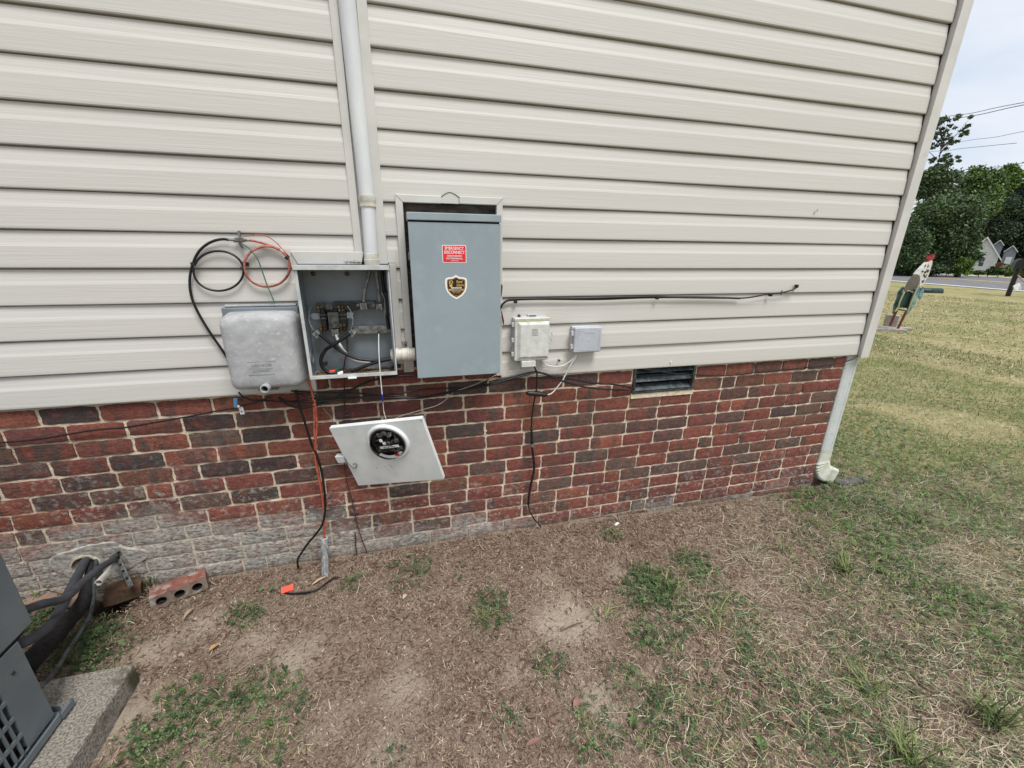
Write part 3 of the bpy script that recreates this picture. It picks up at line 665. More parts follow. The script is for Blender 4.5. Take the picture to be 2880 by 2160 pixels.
# bus bars
b = MB(); rect(11,340,557,500,660,-.030,.006,b); rect(11,480,572,580,662,-.040,.005,b); rect(11,580,548,1180,580,-.028,.03,b); rect(11,880,560,1330,640,-.030,.006,b); b.build('bus_bar', 'darkmetal', ms, bevel=.001)
b = MB(); rect(11,880,897,1420,985,-.020,.006,b); b.build('neutral_bar', 'alu', ms, bevel=.001)
b = MB(); poly(11, [(390,960),(440,900),(500,950),(420,1030)], -.035, .006, b); b.build('lug_plate', 'darkmetal', ms); b = MB(); poly(11, [(750,980),(820,880),(870,930),(800,1010)], -.035, .006, b); b.build('lug_plate', 'darkmetal', ms)
# jaws
for q in ((410,650),(700,640),(445,905),(728,900)):
    c = W(11,q[0],q[1],-.052); b = MB()
    for sx_ in (-1, 1):
        for sz_ in (-1, 1): b.obox(c+Vector((sx_*.0065, 0, sz_*.0065)), Vector((.0034,0,.0020*sx_)), Vector((0,.010,0)), Vector((-.001*sz_,0,.0045)))
    b.build('jaw', 'brass', ms, bevel=.0008)
# lugs
def lug(q, s, ang=0, Y=-.045, m='alu'):
    c = W(11,q[0],q[1],Y); a = R(ang); ux = Vector((math.cos(a),0,math.sin(a))); uz = Vector((-math.sin(a),0,math.cos(a)))
    b = MB(); b.obox(c+Vector((0,.012,0)), ux*s, Vector((0,.012,0)), uz*s); b.obox(c-ux*s*.8+Vector((0,.010,0)), ux*s*.25, Vector((0,.016,0)), uz*s*1.1); b.obox(c+ux*s*.8+Vector((0,.010,0)), ux*s*.25, Vector((0,.016,0)), uz*s*1.1)
    o = b.build('lug', m, ms, bevel=.0012)
    k = MB(); k.lathe(c, (0,-1,0), [(0,s*.5),(.003,s*.5),(.0035,s*.32),(.001,s*.28),(.001,0)], 12); k.build('set_screw', 'alu', o, auto=True)
lt = mat('bright_lug', lc(176,176,172), lc(140,140,138), 30, rough=.4, metal=.5)
lug((1020,612), .0125, 2); lug((1240,618), .011, 0); lug((355,1008), .0115, 42, m=lt); lug((852,990), .0115, -42, m=lt); lug((618,978), .0125, 0); lug((1236,965), .005, 0, -.03); lug((1375,955), .008, 0, -.03)
lug((940,600), .005, 0, -.04); lug((1158,598), .006, 0, -.04)
# incoming aluminium conductors, black barrier at the right
def frayed(pts, r, Y):
    b = MB(); P = spline(path(11, pts, Y), 7)
    for k in range(7):
        a = 2*math.pi*k/7; pp = [p+Vector((math.cos(a+i*.35)*r*.62, math.sin(a+i*.35)*r*.62, 0)) for i, p in enumerate(P)]; b.tube(pp, r*.42, 6)
    return b.build('service_conductor', 'alu', ms, smooth=True)
frayed([(1108,90),(1085,200),(1050,330),(1030,450),(1024,560)], .0068, -.035); frayed([(1195,90),(1210,230),(1230,350),(1240,450),(1248,560)], .0068, -.035)
wire('service_conductor', path(11, [(1275,90),(1290,250),(1310,400),(1320,600)], -.02), .007, 'cable', parent=ms)
b = MB(); rect(11,1306,410,1408,745,-.030,.03,b); b.build('barrier', 'black', ms, bevel=.002)
wire('conductor', path(11, [(1345,730),(1360,820),(1378,930)], -.028), .0065, 'cable', parent=ms)
CY = -.060
wire('power_cable', path(11, [(395,1000),(430,1030),(520,1105),(600,1175),(700,1245),(800,1300),(900,1342),(1000,1365),(1200,1376),(1400,1343),(1500,1335)], CY), .0072, 'cable', parent=ms)
wire('power_cable', [p+Vector((0,-.012 if i < 4 else 0,0)) for i, p in enumerate(path(11, [(830,985),(790,1018),(700,1080),(600,1145),(490,1220),(430,1310),(415,1390),(440,1475),(500,1535),(580,1560),(700,1555),(800,1535),(920,1500),(1040,1455),(1200,1400),(1400,1355),(1500,1345)], CY-.004))], .0072, 'cable', parent=ms)
wire('neutral_cable', path(11, [(630,1010),(645,1060),(680,1150),(740,1240),(830,1330),(930,1385),(1080,1408),(1250,1400),(1450,1350)], CY+.018), .0062, 'wirewhite', parent=ms)
for q in ([(275,625),(255,670),(245,740),(250,820),(275,890),(320,955)], [(790,612),(830,665),(858,740),(868,800),(860,870),(838,935)], [(1272,415),(1300,470),(1318,560),(1322,680),(1314,780)]):
    wire('bare_wire', path(11, q, -.062), .0016, lt, parent=ms, n=6)
wire('brown_wire', path(11, [(782,1060),(785,1160),(783,1260),(760,1350),(745,1430),(738,1500)], -.012), .0028, 'rust', parent=ms, n=6)
b = MB(); rb = random.Random(5)
for i in range(260):
    x = rb.uniform(mx0+.01, mx1-.008); y = rb.uniform(-.10, 0); z = mz0+.004+rb.random()*.006
    a = rb.uniform(0, 3.14); s = rb.uniform(.002, .007); b.obox((x,y,z), Vector((math.cos(a)*s, math.sin(a)*s, rb.uniform(-.001,.002))), Vector((-math.sin(a)*.0014, math.cos(a)*.0014, 0)), Vector((0,0,.0008)))
b.box(mx0+.012, mx1-.006, -.10, .002, mz0+.003, mz0+.005); b.build('leaf_debris', 'debris', ms)
b = MB(); c = W(11,580,1525,-.085); b.obox(c, Vector((.010,0,.001)), Vector((0,.006,0)), Vector((0,0,.0035))); b.build('wire_nut', 'flag', ms, bevel=.001)
b = MB()
for i in range(5): c = W(11,618+i*14,1548-i*16,-.090); b.tube([c, c+Vector((.006,-.002,.008)), c+Vector((.004,-.004,.016))], .0018, 5)
b.build('green_seal', mat('seal_green', lc(40,120,92)), ms)
b = MB(); c = W(11,690,1555,-.100); b.obox(c, Vector((.010,0,.003)), Vector((0,.004,.003)), Vector((-.001,0,.003))); b.build('white_tab', 'white', ms, bevel=.001)

# white conduit fitting between the two boxes
ft = thing('conduit_fitting', (-.02,-.06,1.04), 'white weathered pvc coupling joining the open meter box to the panel', 'pipe fitting')
c = W(11,1480,1300,-.06); fz = c.z; fy = -.060
pr = MB(); pr.lathe((-.063, fy, fz), (1,0,0), [(0,.030),(.014,.031),(.014,.0265),(.026,.0265),(.028,.029),(.050,.029),(.051,.031),(.058,.031),(.059,.028),(.082,.028),(.084,.026)], 28); pr.build('coupling', 'pvcdirty', ft, auto=True)
pr = MB(); pr.lathe((-.082, fy, fz), (1,0,0), [(0,0),(0,.026),(.006,.027),(.010,.031),(.018,.031),(.020,.026)], 28); pr.build('locknut', 'wirecream', ft, auto=True)

# ------------------------------------------------------------------ mast conduit
ma = thing('mast_conduit', (-.125,-.03,1.43), 'white service mast pipe running up the wall above the open meter box', 'pipe')
A = W(16,336,1250,-.016); Bt = W(16,207,0,-.016); dv = (Bt-A).normalized(); A2 = W(16,366,1640,-.026)
MB().tube([A2, A], .0265, 24).build('lower_pipe', 'pvc', ma, auto=True); 
MB().tube([A, A+dv*3], .0292, 24).build('upper_pipe', 'pvc', ma, auto=True)
MB().lathe(A-dv*.012, dv, [(0,.027),(0,.0305),(.006,.031),(.010,.0295),(.018,.031),(.024,.0325),(.040,.0325),(.041,.030)], 28).build('coupling', 'pvcdirty', ma, auto=True)
MB().lathe(A2, dv, [(-.004,.036),(.003,.036),(.004,.030),(.03,.030),(.031,.028),(.054,.028),(.055,.0265)], 28).build('hub', 'pvcdirty', ma, auto=True)
b = MB(); rb = random.Random(3)
for i in range(60):
    p = Vector((rb.gauss(-.185,.022), rb.uniform(-.05,-.01), 1.428+abs(rb.gauss(0,.004)))); d = Vector((rb.uniform(-1,1), rb.uniform(-1,1), rb.uniform(0,.5)))*.010; b.tube([p, p+d], .0009, 4)
tag(b.build('dry_nest', 'debris'), 'small tuft of dry brown needles on top of the open meter box', 'plant debris')

# ------------------------------------------------------------------ hanging meter cover
dd = [ray(12,*p) for p in ((62,288),(1757,112),(2111,1220),(552,1338))]
Am = np.array([dd[0],-dd[1],dd[2],-dd[3]]).T; t_ = np.linalg.svd(Am)[2][3]; t_ = t_*np.sign(t_[0]); Cq = [d*float(k) for d, k in zip(dd, t_)]
ksc = .428/(Cq[1]-Cq[0]).length; Cq = [CAM+c*ksc for c in Cq]
ex = (Cq[1]-Cq[0]+Cq[2]-Cq[3])*.5; ez = (Cq[0]-Cq[3]+Cq[1]-Cq[2])*.5; cc = (Cq[0]+Cq[1]+Cq[2]+Cq[3])*.25
Wd, Hd = ex.length, ez.length; ux = ex.normalized(); nn = ux.cross(ez).normalized(); uz = nn.cross(ux); uz = -uz if uz.z < 0 else uz
nn = ux.cross(uz); nn = nn if nn.y < 0 else -nn               # outward
mc = thing('meter_cover', cc-uz*Hd/2, 'white meter box cover hanging tilted from a wire with a glass meter in it', 'meter cover')
def cp(a, b_, d=0): return cc+ux*a+uz*b_+nn*d
def plane_hit(c, a, b_, d=0):
    r_ = ray(c, a, b_); return CAM+r_*((cp(0,0,d)-CAM).dot(nn)/r_.dot(nn))
mcen = plane_hit(12,1120,545); ma_, mb_ = (mcen-cc).dot(ux), (mcen-cc).dot(uz)
def plate():
    b = MB(); n = 48; hw, hh, T = Wd/2, Hd/2, .022; r_ = .080
    circ = [(ma_+math.cos(2*math.pi*i/n)*r_, mb_+math.sin(2*math.pi*i/n)*r_) for i in range(n)]; outl = []
    for i in range(n):
        a = 2*math.pi*i/n; dx, dz = math.cos(a), math.sin(a); k = min(((hw-ma_) if dx > 0 else (hw+ma_))/max(1e-6,abs(dx)), ((hh-mb_) if dz > 0 else (hh+mb_))/max(1e-6,abs(dz))); outl.append([ma_+dx*k, mb_+dz*k])
    for qx, qz in ((hw,hh),(-hw,hh),(-hw,-hh),(hw,-hh)):
        i = min(range(n), key=lambda j: (outl[j][0]-qx)**2+(outl[j][1]-qz)**2); outl[i] = [qx, qz]
    vs = [cp(*p) for p in circ]+[cp(*p) for p in outl]; b.add(vs, [(i, (i+1) % n, n+(i+1) % n, n+i)[::-1] for i in range(n)])
    for p, q in (((-hw,hh),(hw,hh)),((hw,hh),(hw,-hh)),((hw,-hh),(-hw,-hh)),((-hw,-hh),(-hw,hh))):
        b.add([cp(*p), cp(*q), cp(*q,-T), cp(*p,-T)], [(0,1,2,3)])
        m_ = ((p[0]+q[0])/2, (p[1]+q[1])/2)
    b.add([cp(-hw+.001,hh-.001,-.0212), cp(hw-.001,hh-.001,-.0212), cp(hw-.001,-hh+.001,-.0212), cp(-hw+.001,-hh+.001,-.0212)], [(0,1,2,3)])
    return b
plate().build('plate', 'white', mc)
# the collar bead, meter body and glass
ring = MB(); ring.lathe(cp(ma_,mb_), nn, [(0,.096),(.006,.095),(.011,.090),(.012,.084),(.009,.0805),(-.01,.0805)], 48); ring.build('meter_ring', 'white', mc, smooth=True)
met = MB(); met.lathe(cp(ma_,mb_), nn, [(-.02,0),(-.02,.080),(.004,.080)], 48); met.lathe(cp(ma_,mb_), nn, [(.004,.080),(.010,.0805),(.012,.0775),(.004,.0765)], 48, 1)
meto = met.build('electric_meter', ['dial','dialgrey'], mc, auto=True)
df = MB(); rb = random.Random(9)
for i in range(34):
    a, c_ = rb.uniform(-.055,.055), rb.uniform(-.03,.060)
    if math.hypot(a, c_) > .066: continue
    df.obox(cp(ma_+a, mb_+c_, .012), ux*rb.uniform(.002,.012), uz*rb.uniform(.001,.008), nn*rb.uniform(.003,.016), rb.choice([0,0,1,1]))
for i in range(26):
    a = -.045+i*.0036; df.obox(cp(ma_+a, mb_-.024, .016), ux*.0007, uz*rb.uniform(.006,.012), nn*.003, 1)
for a, c_ in ((-.012,.032),(-.002,.016),(.018,.018)): df.obox(cp(ma_+a, mb_+c_, .026), ux*.006, uz*.006, nn*.002, 2 if a < .01 else 1)
df.obox(cp(ma_+.012, mb_-.006, .022), ux*.042, uz*.006, nn*.001, 2)
df.text('00 2504 9018', cp(ma_+.012, mb_-.006, .0232), ux, uz, .009, 3, .0006, .0002, None, .05)
for i in range(60):
    a, c_ = rb.uniform(-.05,.058), rb.uniform(-.04,.062)
    if math.hypot(a, c_) < .064: df.obox(cp(ma_+a, mb_+c_, rb.uniform(.01,.024)), ux*rb.choice([.0006,.0008,.010]), uz*rb.choice([.0006,.001,.008]), nn*.002, rb.choice([0,1,1]))
pts = [cp(ma_+math.cos(a)*.071, mb_+math.sin(a)*.071, .012) for a in np.linspace(R(222), R(318), 12)]+[cp(ma_+math.cos(a)*.056, mb_+math.sin(a)*.056-.002, .012) for a in np.linspace(R(318), R(222), 12)]
df.prism(pts, nn*.002, 2)
df.obox(cp(ma_+.026, mb_-.056, .0150), ux*.009, uz*.006, nn*.0004, 4)
o = df.build('register', ['dial','dialgrey','stickwhite','dial','stickred'], meto)
gl = MB(); gl.lathe(cp(ma_,mb_), nn, [(.008,.0765),(.020,.0755),(.034,.070),(.044,.058),(.050,.040),(.0525,.020),(.053,0)], 48); gl.build('glass_dome', 'glass', meto, smooth=True)
# tab and hasp at the left edge
tb = MB(); q = plane_hit(12,150,880); ta, tbv = (q-cc).dot(ux), (q-cc).dot(uz); tb.obox(cp(-Wd/2-.018, tbv+.002, -.012), ux*.026, uz*.019, nn*.012); tb.build('side_tab', 'white', mc, bevel=.001)
hp = [plane_hit(12,a,b_,.006) for a, b_ in ((310,830),(345,890),(380,935),(430,975),(470,1015),(515,1020),(540,985),(530,945),(500,935),(475,955))]
MB().tube(spline(hp, 5), .0022, 7).build('hasp', 'alu', mc, smooth=True)
for a, b_ in ((1225,872),(1720,145),(905,1010),(1060,990),(1135,960),(1180,985)):
    p = plane_hit(12,a,b_,.0002); MB().lathe(p, nn, [(0,.0022),(.0012,.0022),(.0012,0)], 8).build('rivet', 'darkmetal', mc)
# the wire it hangs from, with a blue splice
hw_ = [W(11,1232,1000,-.045), W(11,1233,1200,-.075), W(11,1245,1450,-.105), W(26,935,150,-.118), W(26,943,220,-.12)]
hw2 = [W(26,947,265,-.12), W(26,955,350,-.118), cp((plane_hit(26,966,430)-cc).dot(ux), Hd/2-.003, -.01)]
hg_ = thing('hanging_wire', hw2[-1], 'white wire with a blue splice holding up the meter cover', 'wire')
wire('wire', hw_, .0022, 'wirewhite', parent=hg_); wire('wire', hw2, .0018, 'wirecream', parent=hg_)
MB().tube([W(26,941,205,-.12), W(26,943,218,-.12), W(26,943,250,-.12), W(26,946,270,-.12)], [.0025,.0042,.0042,.0025], 10).build('splice', 'blue', hg_, smooth=True)

# ------------------------------------------------------------------ big grey cable enclosure at the left
be = thing('cable_enclosure', (-.56,-.07,.945), 'big scuffed grey plastic cable box with an arched top and a round lock below', 'utility box')
MB().box(-.695, -.425, -.030, .002, .985, 1.262).build('back_plate', 'boxin', be, bevel=.004)
MB().box(-.685, -.432, -.020, .002, 1.264, 1.272).build('top_flange', 'bigbox', be, bevel=.002)
def cover():
    b = MB(); nx, nz_ = 26, 26; vs = []
    xa, xb, za, zb = -.690, -.421, .944, 1.246
    def outline(t, inset, w_=1):                # rounded outline, arched top
        pass
    n = 72; rings = []
    def ringpts(ins, y, arch):
        pts = []; x0, x1, z0_, z1_ = xa+ins, xb-ins, za+ins, zb-ins; r = max(.006, .030-ins*.3)
        for qx, qz, a0 in ((x1-r,z1_-r,0),(x0+r,z1_-r,90),(x0+r,z0_+r,180),(x1-r,z0_+r,270)):
            for i in range(9):
                a = R(a0+90*i/8); pts.append([qx+r*math.cos(a), y, qz+r*math.sin(a)])
            nxq = {0:(x0+r,z1_),90:(x0,z0_+r),180:(x1-r,z0_),270:(x1,z1_-r)}[a0]; p = pts[-1]
            for i in range(1, 9): pts.append([p[0]+(nxq[0]-p[0])*i/9, y, p[2]+(nxq[1]-p[2])*i/9])
        for p in pts:
            u_ = (p[0]-xa)/(xb-xa); k = max(0, (p[2]-(za+zb)/2)/((zb-za)/2)); p[2] += arch*(math.sin(math.pi*min(1, max(0, u_)))-.25)*k
        return pts
    for ins, y, ar in ((-.001,-.022,0),(0,-.03,.004),(.004,-.075,.012),(.009,-.105,.018),(.014,-.120,.020),(.021,-.129,.020),(.032,-.134,.019),(.07,-.137,.015),(.12,-.138,.008)): rings.append(ringpts(ins, y, ar))
    n = len(rings[0])
    for r_ in rings: vs += r_
    vs.append([(xa+xb)/2, -.138, (za+zb)/2]); fs = [(i*n+k, i*n+(k+1) % n, (i+1)*n+(k+1) % n, (i+1)*n+k) for i in range(len(rings)-1) for k in range(n)]
    fs += [((len(rings)-1)*n+k, (len(rings)-1)*n+(k+1) % n, len(rings)*n) for k in range(n)]
    return b.add(vs, fs)
cv = cover().build('cover', 'bigbox', be, smooth=True)
b = MB(); lx, lz = W(1,775,1563,-.15).x, W(1,775,1563,-.15).z
b.lathe((lx,-.118,lz+.002), (0,-1,0), [(0,.0165),(.036,.0165),(.038,.0155),(.038,.0125),(.012,.0125),(.012,0)], 24); b.build('lock_barrel', 'bigbox', cv, auto=True)
b = MB().lathe((lx,-.131,lz+.002), (0,-1,0), [(0,.0122),(.002,.0122),(.003,0)], 20); b.build('lock_core', 'dark', cv)
b = MB(); 
for q in ((615,1325,870,1312),(630,1382,845,1378),(630,1440,860,1428)):
    b.tube([W(1,q[0],q[1],-.138), W(1,q[2],q[3],-.138)], .0006, 5)
b.text('CABLE ACCESS', W(1,742,1352,-.139), (1,0,.02), (0,0,1), .016, 0, .0006, 0, None, .07); b.text('AUTHORIZED', W(1,742,1400,-.139), (1,0,.02), (0,0,1), .012, 0, .0006, 0, None, .06)
b.build('embossed_frame', mat('embossed_grey', lc(126,129,134)), cv)
b = MB().box(-.60,-.53,-.09,-.03,.938,.946); b.build('bottom_plate', 'boxin', be)

# ------------------------------------------------------------------ telephone box and small box
nd = thing('telephone_box', (.55,-.03,.98), 'stained white telephone interface box with hinges and raised lettering', 'telephone box')
nx0, nx1, nz0, nz1 = .468, .637, .991, 1.192
MB().box(nx0-.004, nx1-.008, -.030, -.006, nz0+.002, nz1+.002).build('base', 'smallbase', nd, bevel=.004)
MB().box(nx0, nx1, -.052, -.031, nz0, nz1).build('cover', 'nid', nd, bevel=.006, segs=3)
b = MB(); x0, x1, z0, z1 = nx0+.012, nx1-.004, nz0+.010, nz1-.016; ix = .014
vs = [(x0,-.052,z0),(x1,-.052,z0),(x1,-.052,z1),(x0,-.052,z1),(x0+ix,-.062,z0+ix*.8),(x1-ix*.6,-.062,z0+ix*.8),(x1-ix*.6,-.062,z1-ix),(x0+ix,-.062,z1-ix)]
b.add(vs, [(0,1,5,4),(1,2,6,5),(2,3,7,6),(3,0,4,7),(4,5,6,7)]); lid = b.build('raised_lid', 'nid', nd, bevel=.001)
b = MB(); 
for i, s_ in enumerate(('TELEPHONE','NETWORK','INTERFACE')): b.text(s_, W(14,540,372+i*44,-.0625), (1,0,0), (0,0,1), .011, 0, .0005, .0001, None, .030)
b.build('lettering', mat('moulded_letters', lc(150,152,150)), lid); b = MB(); b.text('Rev 006', W(14,352,853,-.0625), (1,0,0), (0,0,1), .007, 0, .0005); b.build('part_mark', mat('moulded_mark', lc(150,152,150)), lid)
MB().box(nx0+.006, nx1-.004, -.0535, -.052, nz1-.014, nz1-.003).build('algae_streak', 'nidtop', nd)
MB().box(.502, .572, -.058, -.020, nz0-.030, nz0).build('cable_port', 'nid', nd, bevel=.003)
for zz in (nz1-.028, nz1-.100, nz0+.035): MB().box(nx0-.012, nx0, -.046, -.030, zz-.012, zz+.008).build('hinge', 'smallbase', nd, bevel=.002)
b = MB(); c = W(14,815,455,-.04); b.tube([c+Vector((math.cos(a)*.009,0,math.sin(a)*.012)) for a in np.linspace(0,6.28,16,endpoint=False)], .0025, 6, closed=True); c = W(14,812,560,-.04); b.tube([c+Vector((math.cos(a)*.009,0,math.sin(a)*.011)) for a in np.linspace(0,6.28,16,endpoint=False)], .0028, 6, closed=True); b.build('lock_loop', 'smallbase', nd, smooth=True)
b = MB(); rect(14,415,95,575,105,-.028,.016,b); rect(14,415,105,435,142,-.028,.016,b); rect(14,558,105,575,142,-.028,.016,b); b.build('mounting_ear', 'smallbase', nd, bevel=.001)
c = W(14,255,118,-.02); MB().lathe(c, (0,0,1), [(-.006,.007),(.004,.007),(.007,.004),(.007,0)], 12).build('grommet', 'darkmetal', nd, auto=True)

sb = thing('splice_box', (.83,-.03,1.01), 'small square blue-grey plastic box right of the telephone box', 'utility box')
a0, a1, c0, c1 = .762, .905, 1.016, 1.140
MB().box(a0-.004, a1-.004, -.030, -.006, c0+.002, c1+.002).build('base', 'smallbase', sb, bevel=.005, segs=3)
cv2 = MB().box(a0, a1, -.052, -.031, c0, c1).build('cover', 'smallbox', sb, bevel=.007, segs=4)
b = MB(); b.tube([(a0+.020,-.0522,c0+.014),(a1-.012,-.0522,c0+.014),(a1-.012,-.0522,c1-.016),(a0+.020,-.0522,c1-.016)], .0009, 4, closed=True)
b.box(a0+.050, a1-.035, -.0530, -.0515, c1-.031, c1-.021); b.text('COMMSCOPE', ((a0+a1)/2+.008,-.0532,c1-.026), (1,0,0), (0,0,1), .009, 0, .0004, 0, None, .045)
b.add([(a0+.07,-.0522,c0+.055),(a0+.084,-.0522,c0+.057),(a0+.075,-.0522,c0+.072),(a0+.076,-.0545,c0+.061)], [(0,1,3),(1,2,3),(2,0,3)]); b.build('moulded_border', mat('border_grey', lc(196,200,208)), cv2)
for zz in (c1-.030, c0+.030): MB().box(a0-.012, a0, -.046, -.028, zz-.011, zz+.011).build('hinge', 'smallbase', sb, bevel=.002)

# ------------------------------------------------------------------ coils and splitter on the siding
cy = -.020
bc = thing('black_coax', W(1,440,1280,-.03), 'black coax cable looping round and running down behind the big grey box', 'cable')
wire('cable_run', path(1, [(450,235),(400,230),(330,242),(260,275),(200,325),(160,385),(135,450),(115,520),(106,600),(112,690),(135,780),(175,870),(240,985),(310,1095),(370,1180),(445,1290)], cy), .0048, 'cable', parent=bc)
cc1 = W(1,362,512,cy); ra = [W(1,362+222*math.cos(a), 512+177*math.sin(a), cy-.004) for a in np.linspace(R(200), R(200)+6.1, 26)]
wire('cable_loop', ra, .0040, 'cable', parent=bc, k=3)
MB().lathe(W(1,137,450,-.026), (0,0,1), [(-.006,.0085),(.006,.0085)], 12).build('cable_tie', 'black', bc); MB().lathe(W(1,575,490,-.026), (0,.3,1), [(-.005,.007),(.005,.007)], 12).build('cable_tie', 'black', bc)
oc = thing('orange_coax_coil', W(1,792,660,-.03), 'faded orange coax cable coiled in a ring beside the black loop', 'cable')
wire('cable_run', path(1, [(640,240),(700,250),(760,266),(830,290),(900,325),(950,365),(985,410),(1000,470)], cy), .0040, 'faded', parent=oc)
for k in (0, 1): wire('cable_loop', [W(1,793+(207-k*6)*math.cos(a), 472+(181-k*4)*math.sin(a), cy-.003-k*.006) for a in np.linspace(0, 2*math.pi, 24, endpoint=False)], .0036, 'faded', parent=oc, k=3, closed=True)
wire('messenger_wire', path(1, [(575,205),(640,200),(710,190),(790,203),(870,255),(930,320),(990,385)], cy-.006), .0018, 'faded', parent=oc)
MB().lathe(W(1,922,338,-.026), (1,0,-1), [(-.006,.006),(.006,.006)], 12).build('label_band', 'white', oc); MB().lathe(W(1,972,392,-.028), (1,0,-1), [(-.005,.009),(.005,.009)], 12).build('cable_tie', 'black', oc)
b = MB(); c = W(1,600,450,-.02); b.obox(c, Vector((.012,0,-.002)), Vector((0,.004,0)), Vector((.001,0,.007))); b.lathe(c+Vector((.004,-.004,0)), (0,-1,0), [(0,.004),(.003,.004),(.003,0)], 8); b.build('cable_clip', 'black', oc, bevel=.001)
gw = wire('green_wire', path(1, [(578,275),(620,300),(665,345),(705,400),(735,470),(765,555),(795,640),(825,710),(862,798)], cy-.014), .0024, 'green', 'thin green ground wire hanging across the orange coil', 'wire')
gb = thing('ground_block', W(1,545,240,-.02), 'small metal coax ground block at the top between the two coils', 'cable connector')
b = MB(); b.obox(W(1,545,232,-.022), Vector((.013,0,0)), Vector((0,.006,0)), Vector((0,0,.007))); b.obox(W(1,550,210,-.022), Vector((.004,0,0)), Vector((0,.005,0)), Vector((.001,0,.022))); b.build('block', 'alu', gb, bevel=.001)
pL, pR = W(1,450,235,-.022), W(1,640,240,-.022)
b = MB(); dX = (pR-pL).normalized(); b.lathe(pL, dX, [(0,.0035),(.003,.0045),(.018,.0048),(.019,.0060),(.030,.0060),(.031,.0045),(.045,.0045)], 12); b.lathe(pR, -dX, [(0,.0035),(.003,.0045),(.016,.0048),(.017,.0060),(.028,.0060),(.029,.0045),(.04,.0045)], 12); b.build('connector', 'alu', gb, auto=True)
b = MB(); b.obox(W(1,545,252,-.026), Vector((.018,0,.001)), Vector((0,.002,0)), Vector((0,0,.002))); b.obox(W(1,562,285,-.026), Vector((.004,0,0)), Vector((0,.004,0)), Vector((-.003,0,.010))); b.build('screw_clamp', 'darkmetal', gb, bevel=.0008)

# ------------------------------------------------------------------ cable along the siding to the right
rc = thing('siding_cable', W(3,1100,140,-.02), 'black cable clipped along the siding from the panel towards the corner', 'cable')
wire('cable_run', path(3, [(-60,260),(15,215),(30,190),(60,165),(110,155),(250,150),(400,150),(600,152),(750,150),(900,144),(1050,139),(1200,138),(1400,138),(1550,141),(1675,146)], -.018), .0048, 'cable', parent=rc)
wire('cable_run', path(3, [(-50,250),(20,205),(40,180),(75,160),(110,151),(300,146),(600,145),(900,137),(1100,133),(1250,140),(1450,143),(1600,144),(1700,143),(1780,133),(1860,117),(1960,106),(2020,92),(2060,75),(2068,60)], -.024), .0038, 'cable', parent=rc)
for q in ((122,165),(1102,140),(1886,120),(2066,60)):
    c = W(3,q[0],q[1]-2,-.022); b = MB(); b.obox(c-Vector((0,0,.002)), Vector((.0075,0,0)), Vector((0,.007,0)), Vector((0,0,.008))); b.lathe(c+Vector((0,-.007,-.007)), (0,-1,0), [(0,.0035),(.003,.0035),(.003,0)], 8); b.build('cable_clip', 'black', rc, bevel=.001)
c = W(3,1962,106,-.03); MB().obox(c, Vector((.0012,0,0)), Vector((0,.004,0)), Vector((0,0,.012))).build('cable_strap', 'alu', rc)
tag(wire('vent_cable', path(3, [(1000,632),(1060,642),(1150,655),(1260,668),(1370,674),(1460,680),(1560,681),(1680,672),(1800,656),(1950,642),(2100,628),(2212,615)], -.005)+path(7, [(180,370),(290,360),(400,345),(470,330),(520,315),(560,298),(592,276)], -.012), .0034, 'cable'), 'thin black cable from the vent along the top brick course to the corner', 'cable')

# ------------------------------------------------------------------ bundle of black cables across the brick
g_ = 'black cables slung across the brick below the panel'
Y1 = -.028
c26 = [[(175,178),(280,182),(400,188),(550,193),(700,196),(800,203),(870,214),(960,218),(1040,202),(1120,190),(1300,165),(1420,158),(1550,152),(1720,150),(1800,110),(1850,60),(1880,30)],
       [(200,184),(260,205),(330,232),(430,240),(600,243),(720,235),(850,224),(1000,218),(1100,226),(1200,234),(1300,228),(1400,208),(1560,175),(1700,148),(1850,118),(2000,68),(2212,18)],
       [(75,225),(90,250),(130,285),(200,312),(270,318),(330,312),(400,295),(480,263),(560,228),(620,200),(720,148),(800,112),(850,92),(920,76),(1000,62),(1100,52),(1240,48),(1330,52)],
       [(90,240),(130,262),(200,272),(300,270),(420,265),(600,250),(800,232),(900,228),(1050,236),(1200,240),(1300,234),(1400,215),(1560,182),(1700,158),(1850,128),(2000,82),(2212,28)]]
l26 = ['upper thin black cable rising behind the disconnect panel', 'long black cable draped under the telephone box to the foundation vent', 'thick black cable looping low below the big grey box then rising under the panel', 'lower twin black cable sagging lowest across the brick to the vent']
ext = {1: path(14, [(570,1122),(640,1135),(720,1158),(800,1188),(900,1232),(1000,1270),(1100,1308),(1250,1350),(1400,1388),(1550,1412),(1700,1430),(1914,1440)], Y1-.01)+path(3, [(860,778),(945,776)], -.012),
       3: path(14, [(590,1134),(700,1150),(800,1180),(900,1205),(1000,1218),(1150,1238),(1300,1268),(1450,1302),(1600,1322),(1760,1334),(1914,1345)], Y1-.002)+path(3, [(870,752),(945,768)], -.012)}
for i, pts in enumerate(c26):
    P = path(26, pts, Y1-.004*i)+ext.get(i, []); tag(wire('black_cable', P, (.0038,.0046,.0052,.0044)[i], 'cable', n=7), l26[i], 'cable', g_)
tag(wire('black_cable', path(26, [(215,170),(225,215),(240,280),(262,350),(300,470),(345,620)], Y1-.016)+path(4, [(215,550),(240,610),(265,700),(282,800),(292,900),(290,1000),(272,1085),(225,1155),(170,1220),(125,1285),(95,1340)], -.045, -.06)+[G(4,100,1395,.01), G(4,118,1428,-.01)], .0052, 'cable'), 'thick black cable dropping from the big grey box into the soil', 'cable')
tag(wire('black_cable', path(19, [(335,145),(350,165),(385,190),(430,205),(500,212),(600,216),(700,222),(800,214),(900,222)], -.03), .0034, 'cable', n=7), 'short black cable sagging from the bottom corner of the big grey box', 'cable')
